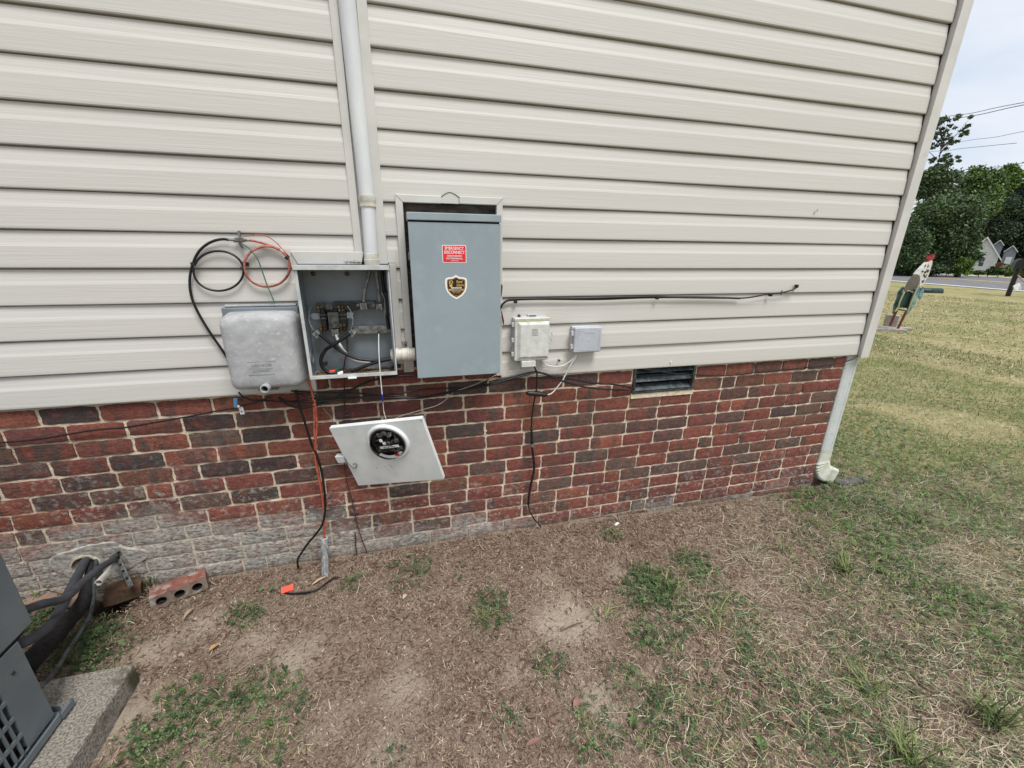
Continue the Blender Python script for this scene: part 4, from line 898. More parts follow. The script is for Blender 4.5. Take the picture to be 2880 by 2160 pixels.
lc_ = thing('left_cable', W(18,600,385,-.01), 'thin black cable running along the brick to the left edge', 'cable')
wire('cable_run', path(18, [(-600,560),(-250,500),(0,460),(200,443),(400,420),(600,385),(800,352),(950,336),(1100,325),(1300,293),(1500,258),(1700,222),(1900,182),(2090,150)], -.008)+path(19, [(330,258),(400,243),(470,225),(540,200),(585,178)], -.014), .0034, 'cable', parent=lc_)
b = MB(); poly(19, [(292,198),(324,198),(328,268),(298,268)], -.020, .008, b); b.build('blue_clip', 'paleblue', lc_, bevel=.001)
b = MB(); poly(19, [(332,262),(366,262),(384,318),(348,322)], -.014, .006, b); b.lathe(W(19,336,255,-.02), (0,-1,0), [(0,.005),(.005,.005),(.005,0)], 10); b.lathe(W(19,358,296,-.015), (0,-1,0), [(0,.003),(.002,.003),(.002,0)], 8, 1); b.build('white_clip', ['white','darkmetal'], lc_, bevel=.001)

# orange conduit cable and its stub of pipe
oc2 = thing('orange_cable', W(4,232,600,-.04), 'orange cable dropping beside the open meter box into the grey pipe stub', 'cable')
base_ = G(4,292,1455); topp = W(4,287,1183,-.055)
P = path(1, [(1088,960),(1095,1050),(1103,1180),(1112,1290),(1130,1400),(1160,1480),(1190,1580),(1205,1659)], -.030)+path(4, [(218,200),(228,300),(232,380),(225,470),(218,560),(224,640),(243,740),(262,830),(275,920),(284,1020),(286,1100)], -.040, -.052)+[topp, topp+(base_-topp)*.2]
wire('cable_run', P, .0048, 'orange', parent=oc2)
P2 = path(1, [(1094,1000),(1108,1230),(1125,1360),(1152,1460),(1196,1580)], -.024)+path(4, [(208,200),(214,300),(214,420),(226,520),(232,620),(256,760),(272,880)], -.036)
wire('cable_run', P2, .0036, 'faded', parent=oc2)
st = thing('pipe_stub', base_, 'short weathered grey conduit stub standing in the mulch with the orange cable', 'pipe')
dv = (topp-base_); L_ = dv.length+.05; dv.normalize()
b = MB(); b.lathe(base_-dv*.05, dv, [(0,.0165),(L_,.0165),(L_,.0135),(L_-.08,.0135),(L_-.08,0)], 22); b.build('pipe', mat('weathered_conduit', lc(150,150,148), lc(104,106,110), 7, rough=.6, stretch=(3,3,1), c3=lc(186,184,178), s3=40, lo3=.5, hi3=.65), st, auto=True)
b = MB(); b.tube([topp+(dv.orthogonal().normalized()*math.cos(a)+dv.cross(dv.orthogonal().normalized())*math.sin(a))*.0152 for a in np.linspace(0,6.283,20,endpoint=False)], .0022, 6, closed=True); b.build('pipe_lip', 'wirewhite', st, smooth=True)
tag(wire('ground_wire', path(26, [(385,190),(398,230),(405,270),(430,305),(465,350),(500,385),(520,420),(537,458)], -.022), .0020, 'green', n=6), 'thin green wire dangling on the brick beside the orange cable', 'wire')
tag(wire('ground_wire', path(4, [(430,35),(432,130),(430,250),(428,330),(426,430),(428,560),(430,650),(440,730),(458,810),(478,880),(490,930),(508,1020),(530,1110),(560,1200),(583,1260)], -.004)+[W(4,598,1305,-.002), G(4,612,1325,-.01)], .0026, 'rust', n=6), 'rusty ground wire running down the brick behind the hanging cover', 'wire')
tag(wire('ground_wire', path(4, [(505,1140),(512,1180),(510,1230),(518,1275),(520,1330)], -.002), .0030, 'rust', n=6), 'short rusty stub of wire low on the whitened bricks', 'wire')
for i, q in enumerate(((450,302),(448,270),(520,1000),(492,905))):
    b = MB(); b.obox(W(4,q[0],q[1],.002), Vector((.007,0,0)), Vector((0,.004,0)), Vector((0,0,.004))); b.lathe(W(4,q[0]+8,q[1],-.003), (0,-1,0), [(0,.003),(.003,.003),(.003,0)], 8); tag(b.build('wire_clip', mat('blue_grey_clip', lc(60,80,96)), bevel=.001), ['blue-grey clip on the dark brick above the hanging cover, lower of a pair', 'upper clip of the pair above the hanging cover', 'blue-grey clip low on the brick below the hanging cover', 'small clip on the mortar joint just below the hanging cover'][i], 'cable clip', 'clips holding the rusty ground wire')
tag(wire('thin_wire', [cp((plane_hit(26,1005,422)-cc).dot(ux), Hd/2-.002, -.012)]+path(26, [(1100,388),(1210,355),(1330,322),(1400,300),(1455,268),(1500,230),(1550,185),(1610,163),(1700,132),(1780,98),(1850,68),(1910,40)], -.040)+path(14, [(120,1108),(230,1088),(290,1060),(335,1035)], -.028), .0017, 'wirecream', n=6), 'thin cream wire strung from the telephone box to the hanging cover', 'wire')

# cables under the telephone box
tc_ = thing('taped_cable', W(29,265,690,-.02), 'black cable with a taped splice hanging down the brick below the telephone box', 'cable')
wire('cable_run', path(14, [(528,1030),(545,1070),(570,1115),(576,1200),(576,1300),(568,1400),(560,1480)], -.040)+path(29, [(290,320),(280,375),(270,440),(264,500),(262,560)], -.026), .0040, 'cable', parent=tc_)
MB().tube(spline(path(29, [(262,560),(263,620),(265,690),(270,745),(278,800),(283,850),(280,900),(270,950),(258,1000),(248,1060),(240,1110),(238,1160)], -.024), 4), [.0062+.0012*math.sin(i*2.1) for i in range(45)], 10).build('sleeve', 'black', tc_, smooth=True)
wire('cable_end', path(29, [(238,1160),(244,1195),(252,1220),(270,1250),(290,1280),(312,1305)], -.02)+[W(29,335,1335,-.02)], .0034, 'cable', parent=tc_)
A, B_ = W(14,388,1500,-.040), W(14,757,1535,-.040); MB().tube([A, A+(B_-A)*.1, A+(B_-A)*.5, A+(B_-A)*.9, B_], [.008,.011,.0125,.0115,.009], 12).build('tape_wrap', 'black', tc_, smooth=True)
MB().lathe(W(29,268,695,-.026), (0,0,1), [(-.009,.0095),(.009,.0095)], 14).build('grey_band', 'boxin', tc_, smooth=True)
tag(wire('white_cable', path(14, [(745,1533),(790,1528),(840,1505),(880,1470),(930,1408),(985,1340),(1040,1265),(1080,1190),(1120,1110),(1160,1035),(1200,960),(1245,900),(1275,850),(1292,795)], -.036), .0030, 'wirewhite'), 'white cable hanging from the small blue-grey box down to the taped splice', 'cable')
tag(wire('white_cable', path(14, [(1275,800),(1240,855),(1200,905),(1140,955),(1080,992),(1010,1018),(940,1026),(860,1022),(780,1012),(720,990),(680,960),(655,930)], -.030), .0030, 'wirewhite'), 'white cable sagging between the telephone box and the small box', 'cable')
tag(wire('thin_wire', path(14, [(645,930),(655,985),(680,1030),(710,1042),(760,1025),(820,985),(880,950),(950,935),(1000,955),(1060,978),(1130,978),(1190,965),(1240,930),(1285,880),(1300,810)], -.022), .0015, 'wirecream', n=6), 'thin cream wire hooked over a nail between the two small boxes', 'wire')
tag(MB().lathe(W(14,960,905,-.010), (0,-1,0), [(0,.0035),(.012,.0035),(.012,.0055),(.015,.0055),(.016,0)], 10).build('nail', 'darkmetal', auto=True), 'dark nail in the siding between the telephone box and the small box', 'nail')
tag(MB().obox(W(3,1197,588,-.012), Vector((.003,0,0)), Vector((0,.004,0)), Vector((0,0,.005))).build('nail', 'white', bevel=.001), 'small white nail head low on the siding above the vent', 'nail')
b = MB(); c = W(20,1759,458,-.012); b.tube([c, c+Vector((.010,-.006,.004)), c+Vector((.006,-.010,.014))], .0012, 5); b.tube([c, c+Vector((.001,-.004,-.012))], .001, 5); tag(b.build('bent_nail', 'darkmetal'), 'tiny bent dark nail alone on the siding right of the panel', 'nail')
# dry leaves caught behind the panel edge
for q, lab in (([(22,42),(34,60),(30,110),(24,150)], 'upper'), ([(22,225),(30,240),(44,300),(42,335),(34,318),(26,270)], 'lower')):
    b = MB(); poly(3, q, -.03, .001, b); tag(b.build('dry_leaf', 'rust'), f'{lab} of two curled brown leaves caught beside the right edge of the panel', 'leaf')
b = MB(); rb = random.Random(8)
for i in range(14): p = W(2,165+rb.uniform(-12,12),1310,-.02); b.tube([p, p+Vector((rb.uniform(-.016,.016), rb.uniform(-.01,.01), rb.uniform(.006,.026)))], .0008, 4)
tag(b.build('dry_nest', 'rust'), 'few brown pine needles on the white fitting between the boxes', 'plant debris')

# ------------------------------------------------------------------ downspout
dsp = thing('downspout', (2.66,.05,.1), 'white downspout at the house corner with a mossy ribbed elbow', 'downspout')
def rr(cx, cy_, hx_, hy, n=5, r=.014, rib=0):
    pts = []
    for qx, qy, a0 in ((1,1,0),(-1,1,90),(-1,-1,180),(1,-1,270)):
        for i in range(n+1):
            a = R(a0+90*i/n); pts.append((cx+qx*(hx_-r)+r*math.cos(a), cy_+qy*(hy-r)+r*math.sin(a)))
    return pts
def loft(sections):                             # sections: list of (centre, axisX, axisY, scale)
    b = MB(); prof = rr(0, 0, .052, .040); n = len(prof); vs = []
    for c, ax, ay, s in sections: vs += [Vector(c)+ax*p[0]*s+ay*p[1]*s for p in prof]
    fs = [(i*n+k, i*n+(k+1) % n, (i+1)*n+(k+1) % n, (i+1)*n+k)[::-1] for i in range(len(sections)-1) for k in range(n)]
    return b.add(vs, fs)
DX, DY = 2.655, .052; X_, Y_ = Vector((1,0,0)), Vector((0,1,0))
loft([((DX,DY,z), X_, Y_, 1) for z in (.90,.6,.3,.235)]).build('pipe', 'downspout', dsp, auto=True)
for xx in (-.030, .030): MB().box(DX+xx-.006, DX+xx+.006, DY-.0415, DY-.039, .24, .90).build('flute', 'downspout', dsp, bevel=.0015)
secs = [((DX,DY,.245), X_, Y_, 1.05), ((DX,DY,.17), X_, Y_, 1.06)]
c0 = Vector((DX+.115, DY, .150))
for i in range(17):
    a = R(i*70/16); s = 1.08+(.06 if i % 2 else -.05); ax = X_*math.cos(a)-Vector((0,0,1))*math.sin(a)*-1; p = c0+Vector((-math.cos(a)*.115,0,-math.sin(a)*.115)); secs.append((p, Vector((math.cos(a),0,math.sin(a))), Y_, s))
p = secs[-1][0]; dd_ = Vector((math.sin(R(70)),0,-math.cos(R(70))))
for i in range(1, 5): secs.append((p+dd_*.018*i, secs[-1][1], Y_, 1.05+(.03 if i % 2 else 0)))
loft(secs).build('elbow', 'elbow', dsp, auto=True)
spb = MB(); q0, q1 = G(27,700,1240), G(27,1262,1190); spb.obox((2.93,-.0,gh(2.9,0)+.008), Vector((.13,-.006,-.004)), Vector((0,.035,0)), Vector((0,0,.018))); tag(spb.build('splash_block', mat('damp_slate', lc(104,100,98), lc(80,76,74), 20, rough=.9, bump=.5), bevel=.006), 'dark grey slab under the downspout elbow', 'splash block')
#==PART2==
# ------------------------------------------------------------------ air conditioner, pad and lines
pz = gh(-1.1,-.6)+.085
AX, AY = -1.126, -.657
tag(MB().box(-2.3, -1.012, -2.4, -.492, -.05, pz).build('concrete_pad', 'concrete', bevel=.008, segs=3), 'weathered concrete pad under the air conditioner', 'pad')
ac = thing('air_conditioner', (-1.5,-1.1,pz), 'grey outdoor air conditioner cabinet with a slotted side grille and algae stains', 'air conditioner')
zf = pz+.030; zs = .424; zt = .95; AF = -1.60
b = MB(); b.box(-2.05, AX, AF, AY+.0, zf+.012, zs)                      # core behind the grille
b2 = MB()
# side face plate with rows of slots
def face():
    b = MB(); rows = [(.127+.0615*i, .127+.0615*i+.050) for i in range(4)]; y0s, y1s = AF+.02, AY-.088
    T = .006; x0, x1 = AX-T, AX
    b.box(x0, x1, AY-.088, AY, zf, zs)                                     # solid strip by the corner
    b.box(x0, x1, AF, y1s, zf, rows[0][0])
    for i, (a, c) in enumerate(rows):
        b.box(x0, x1, AF, y1s, c, rows[i+1][0] if i < 3 else zs)
        y = y1s
        while y > y0s: b.box(x0, x1, y-.0205, y-.0152, a, c); y -= .0205
    return b
face().build('grille', 'ac', ac)
MB().box(-2.05, AX-.030, AF, AY-.003, zf, zs).build('coil', 'dark', ac)
MB().box(AX-.031, AX-.007, AY-.085, AY-.006, zf, zs).box(-2.05, AX-.006, AY-.006, AY, zf, zs).build('corner_panel', 'ac', ac, bevel=.003)
MB().box(-2.05, AX+.001, AF, AY+.055, zs+.012, zt).build('service_panel', 'ac', ac, bevel=.004)
MB().prism([(AX-.004,AY,zs-.004),(AX-.004,AY+.050,zs+.014),(AX-.004,AY-.3,zs+.014),(AX-.004,AY-.3,zs-.004)], (-.8,0,0)).build('lower_lip', 'dark', ac)
def footrail():
    b = MB(); pts = [(AX+.016, AF), (AX+.016, AY-.03), (AX+.016, AY-.004), (AX+.010, AY+.020), (AX-.01, AY+.030), (AX-.06, AY+.031)]
    pts = [Vector((x, y, zf-.006)) for x, y in [(p.x, p.y) for p in spline([(x, y, 0) for x, y in pts], 5)]]
    n = len(pts); vs = []
    for i, p in enumerate(pts):
        t = (pts[min(i+1,n-1)]-pts[max(i-1,0)]).normalized(); s_ = Vector((-t.y, t.x, 0)); vs += [p-Vector((0,0,.014)), p+s_*.004-Vector((0,0,.014)), p+s_*.004+Vector((0,0,.008)), p+Vector((0,0,.008))]
    fs = []
    for i in range(n-1):
        for k in range(4): fs.append((i*4+k, i*4+(k+1) % 4, i*4+4+(k+1) % 4, i*4+4+k))
    b.add(vs, fs); b.box(-2.05, AX+.014, AF, AY+.020, zf-.020, zf-.014); return b
footrail().build('base_pan', 'ac', ac)
MB().box(-2.0, AX-.02, AF+.05, AY-.03, pz, zf-.012).build('feet', 'dark', ac)
for yy, zz in ((AY-.045,.36),(AY-.105,.118)):
    MB().lathe((AX, yy, zz), (1,0,0), [(0,.005),(.003,.005),(.004,0)], 8).build('screw', 'darkmetal', ac)
# sleeve in the wall
hc = W(23,1245,250,0); tag(MB().lathe(Vector((hc.x, BY+.045, hc.z-.012)), (0,-1,0), [(0,.048),(.046,.052),(.050,.058),(.056,.057),(.057,.050),(.02,.049),(0,.0)], 30).build('pipe_sleeve', 'wirecream', auto=True), 'round cream rimmed sleeve in the parged wall where the hoses go in', 'pipe sleeve')
def pY(c, pts, ys): return [W(c, p[0], p[1], y) for p, y in zip(pts, ys)]
tag(wire('insulated_pipe', [Vector((hc.x, .05, hc.z-.005))]+pY(23, [(1250,190),(1190,300),(1105,460),(1020,620),(950,770),(880,910),(790,1060),(660,1190),(500,1300),(340,1385),(180,1440)], [-.01,-.07,-.15,-.22,-.30,-.38,-.45,-.52,-.57,-.61,-.61]), .0155, 'insul', n=14), 'grey foam insulated pipe curving from the sleeve down to the lower cabinet', 'insulated pipe', 'insulated pipes of the air conditioner')
tag(wire('insulated_pipe', pY(23, [(1690,150),(1620,195),(1500,270),(1350,385),(1200,510),(1080,630),(960,735),(800,785),(640,815),(500,860),(400,905),(240,980)], [-.01,-.06,-.14,-.22,-.29,-.36,-.42,-.46,-.49,-.51,-.53,-.54]), .0130, 'insul', n=14), 'grey foam insulated pipe crossing above the other one from the metal strap', 'insulated pipe', 'insulated pipes of the air conditioner')
bh = spline(pY(23, [(1335,190),(1320,300),(1300,450),(1270,620),(1200,800),(1090,960),(940,1120),(800,1280),(650,1440),(500,1600),(330,1800)], [.02,-.04,-.10,-.15,-.19,-.23,-.28,-.33,-.38,-.43,-.48]), 5)
N = len(bh); b = MB().tube(bh, [(.011+.021*min(1, i/N*1.6))*(1+.04*math.sin(i*1.3)) for i in range(N)], 12); tag(b.build('black_hose', 'blackfoam', smooth=True), 'wide black foam wrapped hose running from the sleeve along the soil', 'hose')
wire_pts = pY(23, [(1400,180),(1392,260),(1378,350),(1375,480),(1374,600),(1370,720),(1350,840),(1315,980),(1260,1090),(1190,1200),(1120,1320),(1040,1430),(960,1550)], [.0,-.03,-.08,-.12,-.16,-.19,-.22,-.27,-.31,-.35,-.39,-.43,-.47])+pY(24, [(880,110),(790,230),(710,330),(640,400),(560,460)], [-.51,-.56,-.60,-.64,-.66])
tag(wire('whip_cable', wire_pts, .0062, mat('grey_conduit', lc(50,50,53), lc(70,80,80), 30, rough=.7, bump=.4), n=10), 'thin grey cable curving from the sleeve over the soil to the cabinet foot', 'cable')
b = MB(); p, q = W(23,1700,240,-.02), W(23,1436,515,-.14); d = (q-p).normalized(); b.lathe(p, d, [(0,0),(0,.0135),((q-p).length,.0135),((q-p).length,.0105),((q-p).length-.06,.0105),((q-p).length-.06,0)], 18); tag(b.build('drain_pipe', 'pvcdirty', auto=True), 'short open white drain pipe pointing down from the wall', 'drain pipe')
sp_ = thing('metal_strap', W(23,1900,560,-.09), 'galvanised strap leaning from the wall onto the mossy brown brick', 'strap')
b = MB(); p, q = W(23,1700,130,-.02), W(23,1915,575,-.10); d = (q-p); sd_ = d.normalized().cross(Vector((0,-1,.4)).normalized()).normalized(); b.obox((p+q)/2, d*.5, sd_*.0095, d.normalized().cross(sd_)*.0015); b.build('bar', 'alu', sp_, bevel=.0006)
for t in (.28, .48, .72): c = p+d*t; nn_ = d.normalized().cross(sd_); nn_ = nn_ if nn_.y < 0 else -nn_; MB().lathe(c+nn_*.0014, nn_, [(0,.0055),(.0012,.0055),(.0012,0)], 9).build('punched_hole', 'dark', sp_)
b = MB(); b.lathe(W(23,1690,120,-.028), Vector((1,.2,.5)), [(-.016,.012),(.016,.012)], 12); b.build('clamp', 'darkmetal', sp_, bevel=.001)
# three loose bricks
def local(c, yaw, tilt=0, roll=0): return Matrix.Translation(c) @ Euler((tilt, roll, yaw)).to_matrix().to_4x4()
def brick_holes(c, yaw, tilt):
    L, H, Wd_ = .197, .058, .088; n = 20; b = MB(); cs = [-.062, 0, .062]; r_ = .0165
    # front face (cored) made of a strip with three holes; the body behind
    xs = [-L/2, -.031, .031, L/2]
    for i, cx in enumerate(cs):
        x0_, x1_ = xs[i], xs[i+1]; circ = []; outl = []
        for k in range(n):
            a = 2*math.pi*k/n; dx, dz = math.cos(a), math.sin(a); circ.append((cx+dx*r_*1.15, 0, dz*r_)); kk = min(((x1_-cx) if dx > 0 else (cx-x0_))/max(1e-6,abs(dx)), (H/2)/max(1e-6,abs(dz))); outl.append([cx+dx*kk, 0, dz*kk])
        for qx in (x0_, x1_):
            for qz in (-H/2, H/2):
                k = min(range(n), key=lambda j: (outl[j][0]-qx)**2+(outl[j][2]-qz)**2); outl[k] = [qx, 0, qz]
        b.add([tuple(v) for v in circ+outl], [(k, (k+1) % n, n+(k+1) % n, n+k) for k in range(n)], 1)
        b.add(circ+[(v[0], .045, v[2]) for v in circ]+[(cx,.045,0)], [(k, n+k, n+(k+1) % n, (k+1) % n) for k in range(n)]+[(n+k, 2*n, n+(k+1) % n) for k in range(n)], 2)
    a, c_, d = L/2, H/2, Wd_
    b.add([(-a,0,-c_),(a,0,-c_),(a,d,-c_),(-a,d,-c_),(-a,0,c_),(a,0,c_),(a,d,c_),(-a,d,c_)], [(4,5,6,7)], 0); b.add([(-a,0,-c_),(a,0,-c_),(a,d,-c_),(-a,d,-c_),(-a,0,c_),(a,0,c_),(a,d,c_),(-a,d,c_)], [(3,2,1,0),(1,2,6,5),(2,3,7,6),(3,0,4,7)], 1)
    m = local(c, yaw, tilt); b.v = [tuple(m @ Vector(v)) for v in b.v]; return b
bl, br_ = G(5,1055,572), G(5,1425,440); mid = (bl+br_)/2; yaw_ = math.atan2(br_.y-bl.y, br_.x-bl.x)
tag(brick_holes(mid+Vector((0,0,.034)), yaw_, -.12).build('cored_brick', ['redbrick','greybrick','dark']), 'old red brick lying on its side with three core holes facing out', 'brick')
def rough_box(c, ext_, yaw, tilt, roll, seed, amp=.006):
    bm = bmesh.new(); bmesh.ops.create_cube(bm, size=1); bmesh.ops.subdivide_edges(bm, edges=bm.edges, cuts=6, use_grid_fill=True)
    m = local(c, yaw, tilt, roll); b = MB()
    for v in bm.verts: v.co = Vector((v.co.x*ext_[0], v.co.y*ext_[1], v.co.z*ext_[2])); v.co += noise.noise_vector(v.co*22+Vector((seed,0,0)))*amp*1.2
    bm.verts.index_update(); b.add([tuple(m @ v.co) for v in bm.verts], [tuple(v.index for v in f.verts) for f in bm.faces]); bm.free(); return b
c = G(5,860,500); tag(rough_box(c+Vector((-.01,.02,.030)), (.115,.085,.055), .45, -.1, .12, 3).build('broken_brick', 'brownbrick', smooth=False), 'mossy brown broken brick sitting in the dark hollow', 'brick')
c = G(23,820,880); tag(rough_box(c+Vector((-.05,.03,.008)), (.26,.11,.035), .15, -.15, 0, 8, .004).build('stone_slab', 'slab'), 'pinkish flat stone lying by the wall under the hoses', 'stone')
tag(wire('green_wire', pY(23, [(480,760),(530,690),(600,645),(690,625),(780,645),(860,665),(950,672)], [-.16,-.13,-.10,-.07,-.05,-.03,-.02]), .0016, 'green', n=6), 'pale green wire arching on the wall behind the insulated pipes', 'wire')

# ------------------------------------------------------------------ orange tag and loose cable in the mulch
c = G(28,600,862,.012); tag(MB().obox(c, Vector((.024,.004,.002)), Vector((-.002,.012,.006)), Vector((0,-.001,.0012))).build('flag_tag', 'flag'), 'small bright red-orange plastic tag lying in the mulch', 'tag')
tag(wire('buried_cable', [G(28,a,b_,h) for a, b_, h in ((560,930,.003),(610,935,.008),(700,938,.010),(830,928,.012),(960,905,.014),(1060,868,.014),(1140,820,.016),(1200,775,.016),(1260,735,.014),(1320,700,.012),(1380,690,.008),(1440,705,-.004))], .0042, 'cable'), 'loose black cable end lying on the mulch beside the red-orange tag', 'cable')

# ------------------------------------------------------------------ rooster ornament
rb_ = G(15,320,1300); RY = rb_.y
ro = thing('rooster_ornament', rb_, 'painted metal rooster ornament on red legs standing on concrete blocks in the lawn', 'lawn ornament')
def pl(pts, y0, th, m, name='panel', parent=None): 
    b = MB(); poly(15, pts, RY+y0, th, b); return b.build(name, m, parent or ro, bevel=.004)
pl([(820,300),(885,268),(890,300),(868,380),(840,470),(815,520),(780,570),(745,640),(705,640),(700,560),(660,470),(720,400)], -.04, .07, 'roosterwhite', 'neck')
pl([(822,300),(838,245),(862,212),(868,196),(882,204),(892,176),(902,198),(916,178),(914,205),(926,202),(912,228),(920,236),(888,268),(850,288)], -.03, .06, 'red', 'comb')
pl([(872,300),(892,300),(888,345),(868,350)], -.02, .05, 'red', 'wattle')
pl([(668,468),(708,490),(712,560),(690,620),(665,665),(620,720),(480,725),(490,680),(525,610),(560,550),(610,490)], -.10, .02, 'taupe', 'back_plate')
pl([(480,725),(620,725),(612,760),(585,850),(545,962),(385,950),(400,880),(430,810)], -.08, .03, 'tealdark', 'belly')
pl([(700,640),(712,660),(700,720),(680,800),(650,880),(610,950),(560,1010),(505,1070),(545,960),(590,850),(620,760),(650,690)], -.14, .03, 'teal', 'wing')
pl([(470,650),(482,670),(450,730),(420,800),(390,870),(370,960),(325,1045),(345,920),(385,810),(410,720)], .04, .03, 'teal', 'wing')
pl([(755,650),(770,680),(765,740),(745,790),(715,838),(695,810),(700,760),(725,700)], .06, .02, 'teal', 'tail_feather')
ym = mat('yellow_trim', lc(186,178,128), lc(164,156,110), 8)
for q in ([(480,725),(440,810),(410,880),(385,960),(345,1010)], [(690,620),(640,730),(590,840),(555,940),(520,1030)]): wire('edge_trim', path(15, q, RY-.16), .014, ym, parent=ro, n=5)
fm = mat('feather_marks', lc(70,70,66), lc(90,90,84), 8)
for q in ([(735,440),(742,420),(760,435)], [(775,430),(785,455),(800,415)], [(810,400),(822,440),(838,400)], [(755,500),(768,470),(780,515)], [(790,520),(803,480),(815,470)], [(740,560),(752,585),(768,550)], [(790,330),(775,370)], [(830,330),(820,370)]): wire('feather_mark', path(15, q, RY-.045), .008, fm, parent=ro, n=5)
wire('wire_hook', path(15, [(520,720),(545,705),(600,735),(640,745)], RY-.12), .008, 'stone', parent=ro, n=5)
for a, b_, c_, d in ((370,985,272,1215), (512,1000,372,1285)):
    MB().tube([W(15,a,b_,RY), W(15,c_,d,RY)], .022, 8).build('leg', 'rosterleg', ro)
MB().tube([W(15,385,975,RY-.01), W(15,515,1000,RY-.01)], .012, 8).build('crossbar', 'rosterleg', ro)
bp = G(15,285,1290); zb = bp.z
for nm, q, hx_, hy, z0_, h, yw in (('block', (320,1262), .08, .11, .05, .24, .5), ('base_slab', (250,1300), .36, .10, 0, .06, -.45), ('base_slab', (345,1272), .36, .09, 0, .05, -.45)):
    c = G(15,*q); m = local(Vector((c.x, c.y+.08, zb+z0_+h/2)), yw); b = MB(); b.box(-hx_,hx_,-hy,hy,-h/2,h/2); b.v = [tuple(m @ Vector(v)) for v in b.v]; tag(b.build(nm if nm == 'block' else 'concrete_slab', 'stone', bevel=.01), {('block'): 'upright concrete block between the rooster legs', }.get(nm) or ('front flat concrete slab under the rooster' if q[0] == 250 else 'rear flat concrete slab under the rooster'), 'concrete block', 'concrete blocks under the rooster')
# mailbox with its stand
mb0 = G(15,1975,785); MYv = mb0.y
mbx = thing('mailbox', mb0, 'black mailbox on a black post at the road edge with a pale brace', 'mailbox')
tp = W(15,2135,390,MYv); MB().tube([mb0-Vector((0,0,.1)), Vector((mb0.x, mb0.y, tp.z+.06))], .075, 10).build('post', 'black', mbx)
def mbody():
    b = MB(); hw = .17; pts = [(-hw,0),(hw,0),(hw,.20)]+[(hw*math.cos(a),.20+hw*math.sin(a)) for a in np.linspace(0,math.pi,10)[1:-1]]+[(-hw,.20)]
    b.prism([Vector((mb0.x+p, mb0.y-.3, tp.z+p2)) for p, p2 in pts], (0,.6,0)); b.v = [tuple(Matrix.Translation(mb0) @ Matrix.Rotation(-.95, 4, 'Z') @ Matrix.Translation(-mb0) @ Vector(v)) for v in b.v]; return b
mbody().build('box', 'black', mbx)
wp = G(15,2200,770); MB().tube([W(15,2118,480,MYv-.05), Vector((mb0.x+.1, mb0.y-.75, mb0.z+.1))], .028, 8).build('brace', 'stone', mbx)
b = MB(); poly(15, [(2065,640),(2150,600),(2178,640),(2165,690),(2110,702),(2070,680)], MYv-.25, .03, b); tag(b.build('paper_bag', 'white'), 'white bag hanging beside the black mailbox post', 'bag')
# long green pipe lying in the grass
a_, b_ = G(15,770,715,.06), G(15,1040,722,.06); d = b_-a_; tag(MB().tube([a_-d*.3, a_, a_+d*.9, b_], [.12,.14,.14,.03], 10).build('green_tarp_roll', 'tealdark', smooth=True), 'long low green roll lying on the lawn behind the rooster', 'roll')

